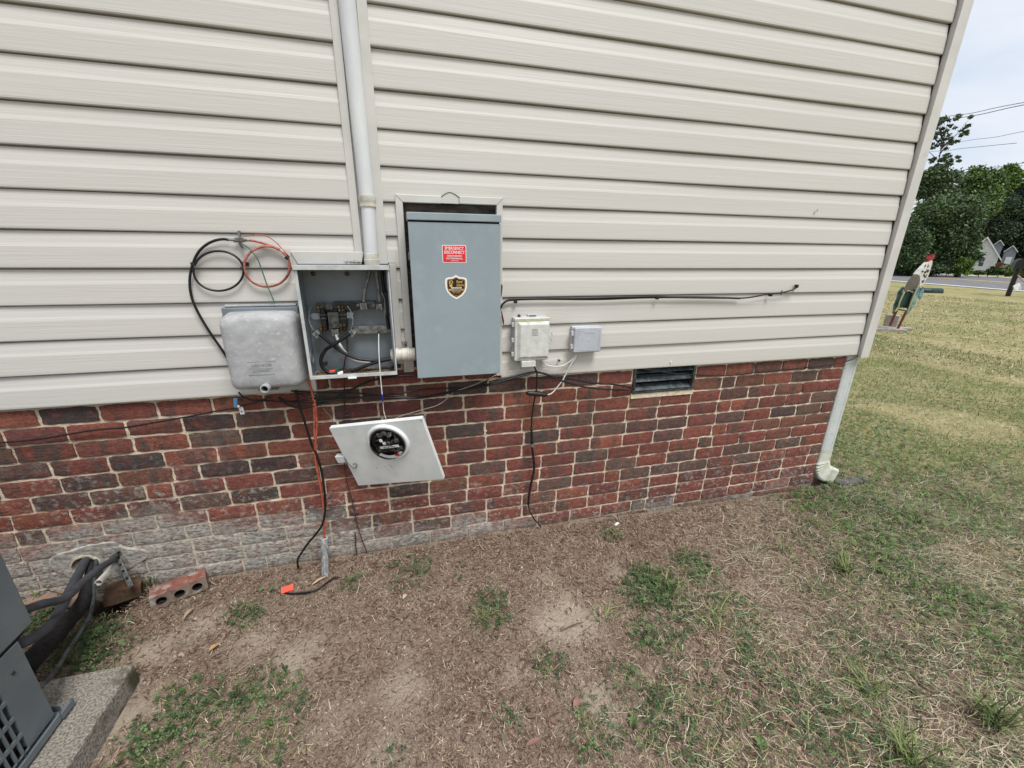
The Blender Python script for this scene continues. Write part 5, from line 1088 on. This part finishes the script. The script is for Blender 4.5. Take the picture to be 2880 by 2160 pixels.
# ------------------------------------------------------------------ houses across the road
def farhouse():
    HD = 130; h = thing('neighbour_house', D(22,560,1230,130), 'white gabled house with grey additions beyond the road, half hidden by trees', 'house')
    pk, ev = D(22,705,290,HD), D(22,1080,770,HD); ax = (ev-pk); ax.z = 0; ax.normalize(); back = Vector((-ax.y, ax.x, 0)); back = back if back.dot(pk-CAM) > 0 else -back
    zb_ = D(22,560,1240,HD).z; hw = (ev-pk).dot(ax)-.4; ze = ev.z; zp = pk.z
    g = [pk-ax*hw, pk+ax*hw]; P = [Vector((g[0].x,g[0].y,zb_)), Vector((g[1].x,g[1].y,zb_)), Vector((g[1].x,g[1].y,ze)), Vector((pk.x,pk.y,zp)), Vector((g[0].x,g[0].y,ze))]
    MB().prism(P, back*9).build('wall', 'farwhite', h)
    lw = MB(); k = 0
    while zb_+k*.2 < zp-.3:
        z = zb_+k*.2; w_ = hw if z < ze else hw*(zp-z)/(zp-ze); lw.obox(Vector((pk.x,pk.y,z))-back*.012, ax*w_, back*.012, Vector((0,0,.012))); k += 1
    lw.build('lap_lines', 'fargrey', h)
    rf = MB(); sl = (ze-zp)/(hw)
    for s_ in (-1, 1):
        A_ = pk-back*.35+Vector((0,0,.10)); B_ = A_+ax*s_*(hw+.45)+Vector((0,0,sl*(hw+.45))); rf.prism([A_, B_, B_+back*9.6, A_+back*9.6], (0,0,.18), 0)
    rf.build('roof', ['farroof'], h)
    fb = MB()
    for s_ in (-1, 1):
        A_ = pk-back*.42+Vector((0,0,.02)); B_ = A_+ax*s_*(hw+.5)+Vector((0,0,sl*(hw+.5))); fb.prism([A_, B_, B_+Vector((0,0,.3)), A_+Vector((0,0,.42))], back*.06)
    fb.build('bargeboard', 'farwhite', h)
    wc = D(22,560,890,HD); wn = MB().obox(Vector((wc.x,wc.y,wc.z)), ax*.32, back*.05, Vector((0,0,.8))).build('window', 'farglass', h)
    MB().obox(Vector((wc.x,wc.y,wc.z))-back*.03, ax*.38, back*.06, Vector((0,0,.05))).build('frame', 'farwhite', wn)
    def wing(pkq, evq, dist, nm, zb2, depth):
        p2, e2 = D(22,*pkq,dist), D(22,*evq,dist); hw2 = abs((e2-p2).dot(ax)); sl2 = (e2.z-p2.z)/hw2
        P = [p2-ax*hw2*.85, p2+ax*hw2*.85]; Q = [Vector((P[0].x,P[0].y,zb2)), Vector((P[1].x,P[1].y,zb2)), Vector((P[1].x,P[1].y,p2.z+sl2*hw2*.85)), p2, Vector((P[0].x,P[0].y,p2.z+sl2*hw2*.85))]
        w_ = MB().prism(Q, back*depth).build(nm, 'fargrey', h); r_ = MB(); f_ = MB()
        for s_ in (-1, 1):
            A_ = p2-back*.4+Vector((0,0,.05)); B_ = A_+ax*s_*hw2*1.05+Vector((0,0,sl2*hw2*1.05)); r_.prism([A_, B_, B_+back*(depth+.4), A_+back*(depth+.4)], (0,0,.15)); f_.prism([A_-back*.05, B_-back*.05, B_-back*.05+Vector((0,0,.22)), A_-back*.05+Vector((0,0,.22))], back*.05)
        r_.build('roof', 'farroof', w_); f_.build('bargeboard', 'farwhite', w_); return p2, w_
    p2, w_ = wing((1370,490), (1490,650), 140, 'porch_wing', zb_-.5, 5)
    cq = D(22,1245,850,139.7); MB().obox(cq, ax*.45, back*.06, Vector((0,0,.7))).build('window', 'farwhite', w_)
    wing((1040,350), (1135,480), 146, 'dormer', zb_, 6)
farhouse()
# utility lines
for i, (q0, q1, d0, d1, r_) in enumerate((((1310,0),(690,112),34,40,.022), ((1470,0),(690,150),34,40,.026), ((1576,288),(980,385),38,46,.018), ((830,490),(530,520),46,50,.02), ((1576,655),(1010,722),44,52,.024))):
    a_, b_ = D(21,*q0,d0), D(21,*q1,d1); d = b_-a_; pts = [a_-d*1.6, a_-d*.7, a_, a_+d*.5+Vector((0,0,-.06)), b_, b_+d*.8, b_+d*2.2+Vector((0,0,.3))]
    tag(wire('power_line', pts, r_*.7, 'darkmetal', n=5), ['topmost overhead wire crossing the sky beside the house corner', 'second overhead wire just below the topmost one', 'single faint overhead wire in the middle of the sky', 'overhead wire piece showing among the tall sparse branches', 'lowest overhead wire skimming the tree tops'][i], 'power line', 'overhead wires')

# ------------------------------------------------------------------ scatter meshes
def mesh_np(name, V, Fidx, nper, C, m, parent=None, origin=(0,0,0)):
    me = bpy.data.meshes.new(name); nv = len(V); nf = len(Fidx)//nper; V = V-np.array(origin)
    me.vertices.add(nv); me.vertices.foreach_set('co', V.astype(np.float32).ravel()); me.loops.add(len(Fidx)); me.loops.foreach_set('vertex_index', Fidx.astype(np.int32))
    me.polygons.add(nf); me.polygons.foreach_set('loop_start', np.arange(0, nf*nper, nper, dtype=np.int32)); me.polygons.foreach_set('loop_total', np.full(nf, nper, dtype=np.int32))
    at = me.color_attributes.new('Col', 'FLOAT_COLOR', 'POINT'); at.data.foreach_set('color', np.concatenate([C, np.ones((nv,1))], 1).astype(np.float32).ravel())
    me.materials.append(M_[m]); me.update(calc_edges=True); me.validate(); o = bpy.data.objects.new(name, me); sc.collection.objects.link(o); o.location = (0,0,0) if parent is not None else origin
    if parent is not None: o.parent = parent
    return o
def ribbons(P, yaw, L, Wd_, rise, curl, col, tipc=None):
    """flat curved strips: P (N,3) base, heading yaw, length, width, rise = start pitch, curl = change of pitch along it"""
    N = len(P); segs = 3; V = np.zeros((N, segs+1, 2, 3)); d = np.stack([np.cos(yaw), np.sin(yaw)], 1); s_ = np.stack([-np.sin(yaw), np.cos(yaw)], 1); p = P.copy(); pit = rise.copy()
    bend = rng.normal(0, .35, N); wf = [1, 1, .8, .25]
    for k in range(segs+1):
        hw = (Wd_*wf[k]/2)[:, None]; V[:, k, 0, :2] = p[:, :2]+s_*hw; V[:, k, 1, :2] = p[:, :2]-s_*hw; V[:, k, 0, 2] = p[:, 2]; V[:, k, 1, 2] = p[:, 2]
        st = L/segs; p[:, :2] += d*(np.cos(pit)*st)[:, None]; p[:, 2] += np.sin(pit)*st; pit = pit+curl; yaw = yaw+bend; d = np.stack([np.cos(yaw), np.sin(yaw)], 1); s_ = np.stack([-np.sin(yaw), np.cos(yaw)], 1)
    V = V.reshape(-1, 3); base = (np.arange(N)*(segs+1)*2)[:, None, None]; q = np.array([[2*k, 2*k+1, 2*k+3, 2*k+2] for k in range(segs)])[None]; Fi = (base+q).reshape(-1)
    C = np.repeat(col, (segs+1)*2, axis=0); return V, Fi, C
ghv = np.vectorize(gh, otypes=[float]); grv = np.vectorize(green, otypes=[float]); bav = np.vectorize(bare, otypes=[float])
def pick(pal, n, j=.12):
    pal = np.array([[v*.82 for v in sr(*c)[:3]] for c in pal]); i = rng.integers(0, len(pal), n); return pal[i]*rng.normal(1, j, (n, 1)).clip(.5, 1.6)
def seen(x, y, z=0.):                            # roughly inside the photograph's field of view, with a margin
    px_ = x-CAM.x; py_ = y-CAM.y; pz_ = z-CAM.z; zc = fw.x*px_+fw.y*py_+fw.z*pz_; u = (RT.x*px_+RT.y*py_+RT.z*pz_)/np.maximum(zc, .01)*F; v = (DN.x*px_+DN.y*py_+DN.z*pz_)/np.maximum(zc, .01)*F
    return (zc > .05) & (abs(u) < SW/2+800) & (abs(v) < SH/2+240)
def blocked(x, y): return (y > -.012) & (x < 2.72) | ((x < -1.0) & (y < -.48)) | (np.hypot(x-G0.x, y-G0.y) < .13)
def spots(n, x0, x1, y0, y1, power=1.0):
    x = rng.uniform(x0, x1, n); y = rng.uniform(y0, y1, n); k = seen(x, y) & ~blocked(x, y); return x[k], y[k]
# dry straw lying on the soil
x, y = spots(330000, -1.9, 4.2, -2.1, -.0); b_ = bav(x, y); g_ = grv(x, y); nzz = np.array([nzv(a, c, 3.3, 4) for a, c in zip(x, y)])
k = rng.random(len(x)) < np.clip((1-b_*.93)*(.22+1.0*nzz), .02, 1)*.95; x, y = x[k], y[k]; n = len(x)
P = np.stack([x, y, ghv(x, y)+rng.uniform(-.002, .010, n)], 1)
V, Fi, C = ribbons(P, rng.uniform(0, 6.28, n), rng.gamma(1.6, .0085, n).clip(.005, .075), rng.uniform(.0008, .0022, n), rng.normal(.1, .28, n), rng.normal(-.15, .3, n), pick([(178,158,136),(156,134,114),(138,114,98),(120,98,86),(206,190,166),(104,82,72),(148,126,110),(84,66,56),(72,56,48)], n, .18))
tag(mesh_np('dry_straw', V, Fi, 4, C, 'blade'), 'short dry straw and thatch strewn over the soil', 'dry grass', kind='stuff')
# long pale straws lying over the thin grass at the right
x, y = spots(60000, .2, 5.0, -2.1, -.05); k = rng.random(len(x)) < np.clip((x-(1.5+1.1*y))*.8, 0, 1)*np.array([nzv(a, c, 2.6, 31) for a, c in zip(x, y)])**1.5*1.6; x, y = x[k], y[k]; n = len(x); P = np.stack([x, y, ghv(x, y)+rng.uniform(.004, .022, n)], 1)
V, Fi, C = ribbons(P, rng.normal(-.5, .8, n), rng.gamma(4, .014, n).clip(.02, .12), rng.uniform(.0010, .0022, n), rng.normal(.1, .2, n), rng.normal(-.12, .15, n), pick([(196,184,158),(178,164,136),(208,200,176),(160,146,120),(150,140,112)], n, .12))
tag(mesh_np('long_straw', V, Fi, 4, C, 'blade'), 'long pale mown straws lying over the thin grass at the right', 'dry grass', kind='stuff')
# brown leaf and bark chips
x, y = spots(46000, -1.8, 4.0, -2.0, -.0); nzz = np.array([nzv(a, c, 2.2, 14) for a, c in zip(x, y)]); b_ = bav(x, y); k = rng.random(len(x)) < np.clip((nzz-.33)*1.3+.75*np.exp(y*2.6), 0.06, 1)*(1-.93*b_)*np.where(x-(2.35+y) > .2, .25, .8); x, y = x[k], y[k]; n = len(x)
P = np.stack([x, y, ghv(x, y)+rng.uniform(.001, .010, n)], 1); V, Fi, C = ribbons(P, rng.uniform(0, 6.28, n), rng.gamma(3, .0085, n).clip(.008,.055), rng.uniform(.0025, .0065, n), rng.normal(0, .25, n), rng.normal(0, .25, n), pick([(126,98,84),(108,82,70),(144,116,100),(92,70,60),(158,134,116),(112,88,72)], n, .15))
tag(mesh_np('leaf_litter', V, Fi, 4, C, 'blade'), 'curled brown leaves and bark chips scattered over the soil', 'leaf litter', kind='stuff')
# crumbs of soil
x, y = spots(60000, -1.8, 3.6, -2.0, -.0); n = len(x); z = ghv(x, y); s_ = rng.gamma(2, .0011, n)[:, None]
tet = np.array([[1,0,0],[-.5,.87,0],[-.5,-.87,0],[0,0,1.1]]); ang = rng.uniform(0, 6.28, n); ca, sa = np.cos(ang)[:, None], np.sin(ang)[:, None]
V = np.zeros((n, 4, 3)); V[:, :, 0] = x[:, None]+(tet[:, 0]*ca-tet[:, 1]*sa)*s_; V[:, :, 1] = y[:, None]+(tet[:, 0]*sa+tet[:, 1]*ca)*s_; V[:, :, 2] = z[:, None]+tet[:, 2]*s_
Fi = (np.arange(n)[:, None, None]*4+np.array([[0,1,3],[1,2,3],[2,0,3]])).reshape(-1); tag(mesh_np('soil_crumbs', V.reshape(-1,3), Fi, 3, np.repeat(pick([(150,130,110),(112,92,78),(176,158,136),(92,74,62)], n, .15), 4, axis=0), 'blade'), 'small crumbs of soil on the bare ground', 'soil', kind='stuff')
# grass blades: patches near the wall and the lawn to the right
def grass(name, n0, box_, L0, W0, dens, label, pal, lean=.7):
    x, y = spots(n0, *box_); k = rng.random(len(x)) < dens(x, y); x, y = x[k], y[k]; n = len(x); P = np.stack([x, y, ghv(x, y)-.002], 1); sc_ = 1 if n == 0 else 1
    V, Fi, C = ribbons(P, rng.uniform(0, 6.28, n), rng.gamma(4, L0/4, n).clip(L0*.3, L0*2.6), rng.uniform(.6, 1.3, n)*W0, rng.normal(lean, .35, n), rng.normal(-.35, .2, n), pick(pal, n, .16))
    tag(mesh_np(name, V, Fi, 4, C, 'blade'), label, 'grass', kind='stuff'); return n
GR = [(98,114,66),(114,128,76),(84,102,60),(128,140,88),(144,150,102),(72,92,54)]; DRY = [(178,168,132),(160,150,114),(194,184,150),(146,138,104),(136,138,96)]
def lawnk(x, y): return ((x > 2.45) & (y > -.25)) | (y < -2.2)
def d1(x, y): g = grv(x, y); return np.clip(g-.08, 0, 1)*.62*np.clip((1.5-y)/1.6, 0, 1)*np.array([.35+1.3*nzv(a, c, 9, 41)**1.3 for a, c in zip(x, y)])
grass('grass', 300000, (-1.8, 5.2, -2.1, 1.4), .036, .0024, d1, 'patchy green grass growing through the mulch near the wall', GR+[(150,146,100),(170,160,122),(176,166,130)], lean=.45)
def tanmix(x, y): return np.array([nzv(a, c*1.4, .9, 2) for a, c in zip(x, y)])
def d2(x, y): return np.where((x > 2.6) | (y < -.3), 1, 0)*np.where((y < .2) & (x < 4), .8, 1)*np.clip((x-(2.15+y))*1.6, 0, 1)*np.clip((.66-tanmix(x, y))*6, .05, 1)*.9
def d3(x, y): return np.where((x > 2.6) | (y < -.3), 1, 0)*np.clip((x-(2.15+y))*1.6, 0, 1)*np.clip(tanmix(x, y)*1.9-.35, .12, 1)
grass('lawn_grass', 150000, (2.0, 9.0, -2.5, 6.5), .038, .0042, d2, 'green blades of the lawn right of the house corner', GR)
grass('dry_lawn_grass', 150000, (2.0, 9.0, -2.5, 6.5), .034, .0040, d3, 'straw coloured dead blades through the lawn right of the house', DRY, lean=.35)
grass('far_lawn_grass', 90000, (7.5, 20, -3, 13), .05, .011, lambda x, y: np.full(len(x), .9), 'tan mown grass between the lawn ornament and the road', DRY+DRY+[(104,112,60),(120,122,70)], lean=.5)
# clover: three leaflets each
def clover(name, x, y, size, pal, label, cat, hgt=(.008,.03), petals=3):
    n = len(x); z = ghv(x, y)+rng.uniform(*hgt, n); ang = rng.uniform(0, 6.28, n); Vs = []; Fs = []; k0 = 0; tl = rng.normal(0, .25, (n, 2))
    base = np.array([[.1,0],[.55,.42],[1,.22],[1,-.22],[.55,-.42]])
    V = np.zeros((n, petals, 5, 3))
    for k in range(petals):
        a = ang+k*2*np.pi/petals; ca, sa = np.cos(a)[:, None], np.sin(a)[:, None]; s_ = (size*rng.uniform(.7, 1.3, n))[:, None]; dx = (base[:, 0]*ca-base[:, 1]*sa)*s_; dy = (base[:, 0]*sa+base[:, 1]*ca)*s_
        V[:, k, :, 0] = x[:, None]+dx; V[:, k, :, 1] = y[:, None]+dy; V[:, k, :, 2] = z[:, None]+dx*tl[:, :1]+dy*tl[:, 1:]
    Fi = np.arange(n*petals*5); C = np.repeat(pick(pal, n, .14), petals*5, axis=0); return tag(mesh_np(name, V.reshape(-1,3), Fi, 5, C, 'leaf'), label, cat, kind='stuff')
x, y = spots(150000, -1.8, 4.2, -2.1, -.0); g_ = grv(x, y); cl = np.array([nzv(a, c, 3, 21) for a, c in zip(x, y)]); k = rng.random(len(x)) < np.clip((g_-.15)*1.1, 0, 1)*np.clip((cl-.25)*2.6, .12, 1)*np.where(x-(2.1+1.1*y) > -.2, .30, .85); clover('clover', x[k], y[k], .0088, [(70,94,54),(84,108,64),(58,82,48),(96,116,74),(48,68,42)], 'low clover leaves in patches over the soil', 'clover')
x, y = spots(30000, 2.2, 6.5, -1.8, 3.0); k = (rng.random(len(x)) < np.clip(1.15-(x-2.6)*.22-abs(y-.2)*.12, 0, 1)) & (x-(2.35+y) > .05) & (tanmix(x, y) < .56); clover('lawn_clover', x[k], y[k], .011, [(84,110,54),(98,124,62),(72,98,48)], 'clover leaves in the lawn beyond the downspout', 'clover', (.02,.04))
# white clover flowers
def flowers():
    pts = []
    x, y = spots(4200, 2.3, 6.5, -1.8, 2.6); k = (rng.random(len(x)) < np.clip(1.1-(x-2.7)*.3-abs(y-.3)*.2, 0, 1)*.55) & (x-(2.35+y) > .25); pts += list(zip(x[k], y[k], [.011]*int(k.sum())))
    for a, b2 in ((1960,1180),(350,1560),(405,1590),(282,1570),(505,1570),(1478,1380),(1820,1345),(1880,1350),(1870,1500),(1900,1260),(1980,1640),(2060,1200)): p = G(20,a,b2); pts.append((p.x, p.y, .005))
    V = []; Fa = []; o = 0; rb = random.Random(4)
    for px_, py_, s_ in pts:
        z = gh(px_, py_)+rb.uniform(.030, .05)
        for j in range(12):
            a, e = rb.uniform(0, 6.28), rb.uniform(-.5, 1.4); c = Vector((px_+math.cos(a)*math.cos(e)*s_, py_+math.sin(a)*math.cos(e)*s_, z+math.sin(e)*s_)); q = s_*.42
            V += [(c.x-q, c.y, c.z-q*.5), (c.x+q, c.y+q*.3, c.z-q*.3), (c.x+q*.2, c.y, c.z+q), (c.x-q*.6, c.y-q*.4, c.z+q*.5)]; Fa += [o, o+1, o+2, o+3]; o += 4
    V = np.array(V); return tag(mesh_np('clover_flowers', V, np.array(Fa), 4, np.tile(np.array([[.72,.72,.62]]), (len(V),1)), 'leaf'), 'tiny white clover blossoms dotted through the lawn', 'flowers', kind='stuff')
flowers()
# single plants worth telling apart
def tuft(q, n, L0, w_, label, pal=GR, lean=1.05, spread=.02, name='grass_tuft', crop=20, cat='grass tuft', group=None):
    p = G(crop, *q); x = p.x+rng.normal(0, spread, n); y = np.minimum(p.y+rng.normal(0, spread, n), -.006); P = np.stack([x, y, ghv(x, y)-.002], 1)
    V, Fi, C = ribbons(P, rng.uniform(0, 6.28, n), rng.uniform(.6, 1.2, n)*L0, rng.uniform(.7, 1.2, n)*w_, rng.normal(lean, .25, n), rng.normal(-.3, .15, n), pick(pal, n, .12)); o = mesh_np(name, V, Fi, 4, C, 'blade', origin=(p.x, p.y, p.z)); return tag(o, label, cat, group)
tg = 'tufts of taller grass'
tuft((1440,1275), 46, .10, .0040, 'leafy tuft of broad grass in the middle of the mulch', group=tg); tuft((1820,1235), 60, .12, .0042, 'tall grass tuft below the house corner', group=tg); tuft((1700,1195), 20, .09, .004, 'small grass tuft left of the one below the corner', group=tg)
tuft((1050,1335), 40, .06, .003, 'short green tuft right of the loose cable', group=tg); tuft((2140,1560), 90, .13, .0042, 'thick grass tuft in the bottom right corner', group=tg); tuft((1960,1640), 70, .12, .004, 'grass tuft on the bottom edge near the right corner', group=tg)
tuft((1870,1490), 50, .10, .004, 'spiky star shaped grass tuft low on the right', lean=.6, group=tg); tuft((1540,1340), 26, .11, .004, 'sparse blades beside the broad leafed tuft', lean=.6, group=tg); tuft((1300,1330), 16, .09, .003, 'thin tuft on the pale bare patch', lean=.4, group=tg); tuft((330,1255), 26, .14, .0022, 'wispy weeds against the whitened bricks behind the cored brick', pal=[(72,66,50),(96,98,60),(60,56,46)], group=tg)
tuft((300,1240), 24, .10, .0024, 'bright weeds behind the metal strap', pal=[(96,108,48),(118,124,66)], group=tg); tuft((165,1215), 8, .09, .006, 'broad weed blades against the wall left of the sleeve', pal=[(92,98,48),(78,84,44)], lean=.9, spread=.006, group=tg); tuft((1980,1130), 40, .08, .004, 'tuft of grass under the downspout splash slab', group=tg)
def weed(q, r_, n, label, crop=20):
    r_ *= .75
    p = G(crop, *q); b = MB(); rb = random.Random(int(q[0]))
    for i in range(n):
        a = 6.28*i/n+rb.uniform(-.3,.3); L_ = r_*rb.uniform(.7,1.2); d = Vector((math.cos(a), math.sin(a), .25)); s_ = Vector((-math.sin(a), math.cos(a), 0)); c = p+Vector((0,-.004,.012)); b.add([c, c+d*L_*.5+s_*L_*.33+Vector((0,0,.006)), c+d*L_, c+d*L_*.5-s_*L_*.33+Vector((0,0,.006))], [(0,1,2,3)])
    tag(b.build('weed', mat('weed_leaf', lc(98,122,70), lc(84,106,60), 30, rough=.6)), label, 'weed', 'broad leafed weeds')
weed((668,1188), .030, 5, 'round green weed where the black cable enters the soil'); weed((590,1275), .026, 4, 'bright weed left of the red-orange tag', ); weed((565,1278), .022, 4, 'pair mate of weeds farther left of the tag'); weed((1715,1215), .035, 3, 'single broad leaf below the brick corner')
weed((1640,1610), .028, 6, 'rosette weed at the bottom edge'); weed((1365,1560), .03, 5, 'dark rosette weed on the bare mulch near the bottom'); weed((1395,1390), .02, 4, 'small leaf by the pale bare patch')
# a few big single leaves and sticks
def dleaf(q, L_, w_, ang, c, label, nm='dead_leaf', crop=20, h=.01):
    p = G(crop, *q, h); d = Vector((math.cos(ang), math.sin(ang), 0)); s_ = Vector((-math.sin(ang), math.cos(ang), 0)); b = MB(); vs = []
    for i in range(7):
        t = i/6; hw = w_*math.sin(math.pi*min(.97, max(.04, t)))**.7; m_ = p+d*L_*(t-.5)+Vector((0,0,.006*math.sin(t*3.1))); vs += [m_+s_*hw+Vector((0,0,.004)), m_, m_-s_*hw+Vector((0,0,.003))]
    b.add(vs, [(i*3+j, i*3+3+j, i*3+4+j, i*3+1+j) for i in range(6) for j in range(2)]); tag(b.build(nm, mat('dry_leaf_tone', lc(*c), lc(*[v*.85 for v in c]), 40, rough=.8), smooth=True), label, 'leaf', 'single dead leaves on the ground')
dleaf((462,1400), .032, .009, .8, (186,150,96), 'small tan curled leaf near the concrete pad'); dleaf((1152,1605), .05, .008, .1, (140,104,92), 'reddish leaf near the bottom centre'); dleaf((1980,1630), .04, .016, 1.2, (206,200,160), 'pale cream leaf at the bottom right'); dleaf((875,1290), .028, .009, .9, (196,180,150), 'pale torn leaf below the loose cable')
dleaf((1235,1355), .11, .003, .15, (92,76,64), 'thin twig across the pale bare patch', 'twig'); dleaf((690,1255), .07, .006, .6, (190,168,130), 'light strip of bark under the loose cable', 'bark_chip'); dleaf((1700,1560), .06, .008, -.9, (138,104,88), 'long reddish leaf on the right'); dleaf((408,1325), .05, .008, 1.25, (176,150,122), 'tan bark chip in front of the cored brick', 'bark_chip'); dleaf((1245,1520), .05, .010, .9, (156,116,104), 'pinkish leaf in the lower middle')
b = MB(); p = G(20,1332,1132,.008); b.obox(p, Vector((.012,.004,.004)), Vector((-.002,.007,0)), Vector((0,0,.0015))); tag(b.build('paper_scrap', 'white'), 'small white scrap on the soil by the wall', 'scrap')

# ------------------------------------------------------------------ trees and shrubs across the road
def crown(name, c, rad, n, leaf, pal, parent, clumps=26, seed=1, gap=.9, flat=1.0):
    g = np.random.default_rng(seed); c = np.array(c); u = g.normal(0, 1, (clumps, 3)); u /= np.linalg.norm(u, axis=1)[:, None]; u *= (g.uniform(.15, 1, (clumps, 1))**.4)*gap; cen = c+u*np.array(rad); tone = g.normal(1, .20, clumps)
    i = g.integers(0, clumps, n); P = cen[i]+g.normal(0, 1, (n, 3))*np.array(rad)*np.array([.17,.17,.13])*flat
    a = g.normal(0, 1, (n, 3)); a /= np.linalg.norm(a, axis=1)[:, None]; b_ = np.cross(a, g.normal(0, 1, (n, 3))); b_ /= np.linalg.norm(b_, axis=1)[:, None]; s_ = (leaf*g.uniform(.6, 1.4, n))[:, None]
    V = np.stack([P-a*s_, P+b_*s_*.55, P+a*s_, P-b_*s_*.55], 1).reshape(-1, 3); Fi = np.arange(n*4); pal_ = np.array([[v*.82 for v in sr(*q)[:3]] for q in pal]); C = pal_[g.integers(0, len(pal), n)]*(tone[i]*g.normal(1, .15, n)).clip(.35, 1.8)[:, None]; C = np.repeat(C, 4, axis=0)
    off = np.array(parent.location) if parent else np.zeros(3); return mesh_np(name, V-off, Fi, 4, C, 'leaf', parent=parent), cen
def tree(c, rad, n, leaf, pal, label, seed, base=None, clumps=26, branches=7, gap=.9, tr=.22, nm='tree', group='trees across the road', cat='tree', flat=1.0, bs=.35):
    c = Vector(c); g0 = Vector(base or (c.x, c.y, gh(c.x, c.y)-.1)); t = thing(nm, g0, label, cat, group); o, cen = crown('crown', c, rad, n, leaf, pal, t, clumps, seed, gap, flat); rb = random.Random(seed); b = MB()
    top = Vector((c.x, c.y, c.z+rad[2]*.2)); b.tube(spline([g0-Vector((0,0,.3)), g0.lerp(top, .3)+Vector((rb.uniform(-.2,.2),0,0)), g0.lerp(top,.65)+Vector((rb.uniform(-.3,.3),0,0)), top], 4), [tr*(1-.8*i/12) for i in range(13)], 8)
    for k in range(branches): q = Vector(cen[k*3 % len(cen)]); s_ = g0.lerp(top, rb.uniform(bs, .97)); b.tube(spline([s_, s_.lerp(q,.5)+Vector((0,0,.15*rad[2]*.2)), q], 4), [tr*.3*(1-.8*i/8) for i in range(9)], 5)
    b.build('trunk', 'bark', t); return t
DG = [(72,94,62),(84,108,70),(62,82,56),(100,124,78),(78,98,68)]; MG = [(88,114,58),(104,130,64),(76,102,54),(118,142,72)]; BG_ = [(100,128,52),(122,148,64),(84,112,46)]; PG_ = [(92,108,72),(110,124,84),(80,96,62),(70,88,56)]
def TR(a, b_, ra, rb_, d, n, leaf, pal, label, seed, **k):
    c = D(21,a,b_,d); rx = (D(21,a+ra,b_,d)-c).length; rz = abs(D(21,a,b_-rb_,d).z-c.z)
    return tree((c.x,c.y,c.z), (rx,rx,rz), n, leaf, pal, label, seed, **k)
TR(640,1420,430,440,44,52000,.095, DG+PG_+MG[:1], 'big grey-green tree filling the left of the wood beside the house corner', 31, clumps=70, gap=.92)
TR(500,900,330,200,48,24000,.10, DG+PG_[:2], 'dark tree top behind the big grey-green tree', 32, clumps=34)
TR(1010,1060,300,330,50,40000,.10, MG+DG[:1], 'rounded bright green tree in the middle of the wood', 33, clumps=60, tr=.10, branches=0)
TR(330,1830,420,150,43,22000,.08, DG[:3]+[(44,58,42)], 'dark undergrowth added as the shade below the wood along the far road edge', 40, clumps=36, tr=.04)  # bushes added, their leaves coloured dark as the shade under the trees
TR(1310,860,210,160,60,16000,.11, BG_+MG, 'yellow-green treetop right of the middle tree', 34, clumps=30, tr=.08, branches=0)
TR(1150,1330,420,330,158,30000,.30, [(58,76,54),(66,88,58),(50,66,48)], 'dark far trees closing the gap behind the white house roof', 51, clumps=40, tr=.05, branches=0)
TR(1640,1400,480,700,165,80000,.30, [(50,64,48),(58,76,54),(44,58,42),(70,88,60)], 'darkest tall tree above the white house', 35, clumps=70)
TR(660,300,350,215,60,4400,.10, [(84,102,68),(98,116,78),(70,88,60)], 'tall tree with sparse leafy branches against the sky', 36, clumps=64, branches=22, tr=.12, flat=.27, gap=1.0, bs=.8)
TR(640,640,210,95,58,1500,.12, [(84,102,68),(98,116,78),(76,92,64)], 'sparse branchy treetop between the tall tree and the wood', 37, clumps=34, branches=8, tr=.08, flat=.3, bs=.85)
TR(900,1700,190,200,44,12000,.09, DG+MG[:2], 'leafy tree side reaching down towards the white house', 39, clumps=30)
TR(150,1600,330,330,42,30000,.09, DG+[(88,108,58)], 'dark tree right beside the house corner above the road', 38, clumps=40)
for i, (a, d, r_) in enumerate(((2450,84,7),(3100,86,7.5),(3900,88,8),(-500,80,8))): c = D(21,a,1100,d+95); tree((c.x,c.y,8+gh(c.x,c.y)), (r_*1.6,r_*1.6,11), 16000, .5, DG, ['dark wood tree right of the white house', 'second dark tree farther right', 'third dark tree farthest right', 'tree hidden behind the near house corner'][i], 60+i, clumps=30)
def shrub(a, b_, ra, rb_, d, n, pal, label, seed):
    c = D(22,a,b_,d); rx = (D(22,a+ra,b_,d)-c).length; rz = abs(D(22,a,b_-rb_,d).z-c.z)
    tree((c.x,c.y,c.z), (rx,max(rx,.35),rz), n, .055, pal, label, seed, base=(c.x,c.y,gh(c.x,c.y)), clumps=18, branches=4, tr=.03, nm='shrub', group='shrubs along the far side of the road', cat='shrub')
shrub(90,1000,310,250,43,9000, BG_, 'bright yellow-green bush left of the white house', 41); shrub(500,1170,170,70,45,2600, PG_+MG, 'small bush below the dark window of the white house', 42)
shrub(800,1120,150,110,46,3200, PG_, 'grey-green bush in front of the white wall', 43); shrub(1030,1150,150,110,46,3200, MG+PG_, 'bush in front of the grey addition', 44); shrub(1260,1110,150,160,47,4200, BG_+MG, 'yellowish bush left of the black mailbox', 45)
shrub(1500,1080,170,190,47,4600, BG_, 'bright bush behind the black mailbox', 46); shrub(1640,1250,110,70,46,2200, [(130,70,50),(100,60,44),(96,110,60)], 'reddish bush right of the mailbox post', 47); shrub(1030,960,55,70,58,900, [(130,96,58),(72,64,48),(166,112,60)], 'rusty coloured shrub at the corner of the white house', 48); shrub(1900,1060,260,200,47,4000, MG, 'green bush past the mailbox', 49)
#==END==
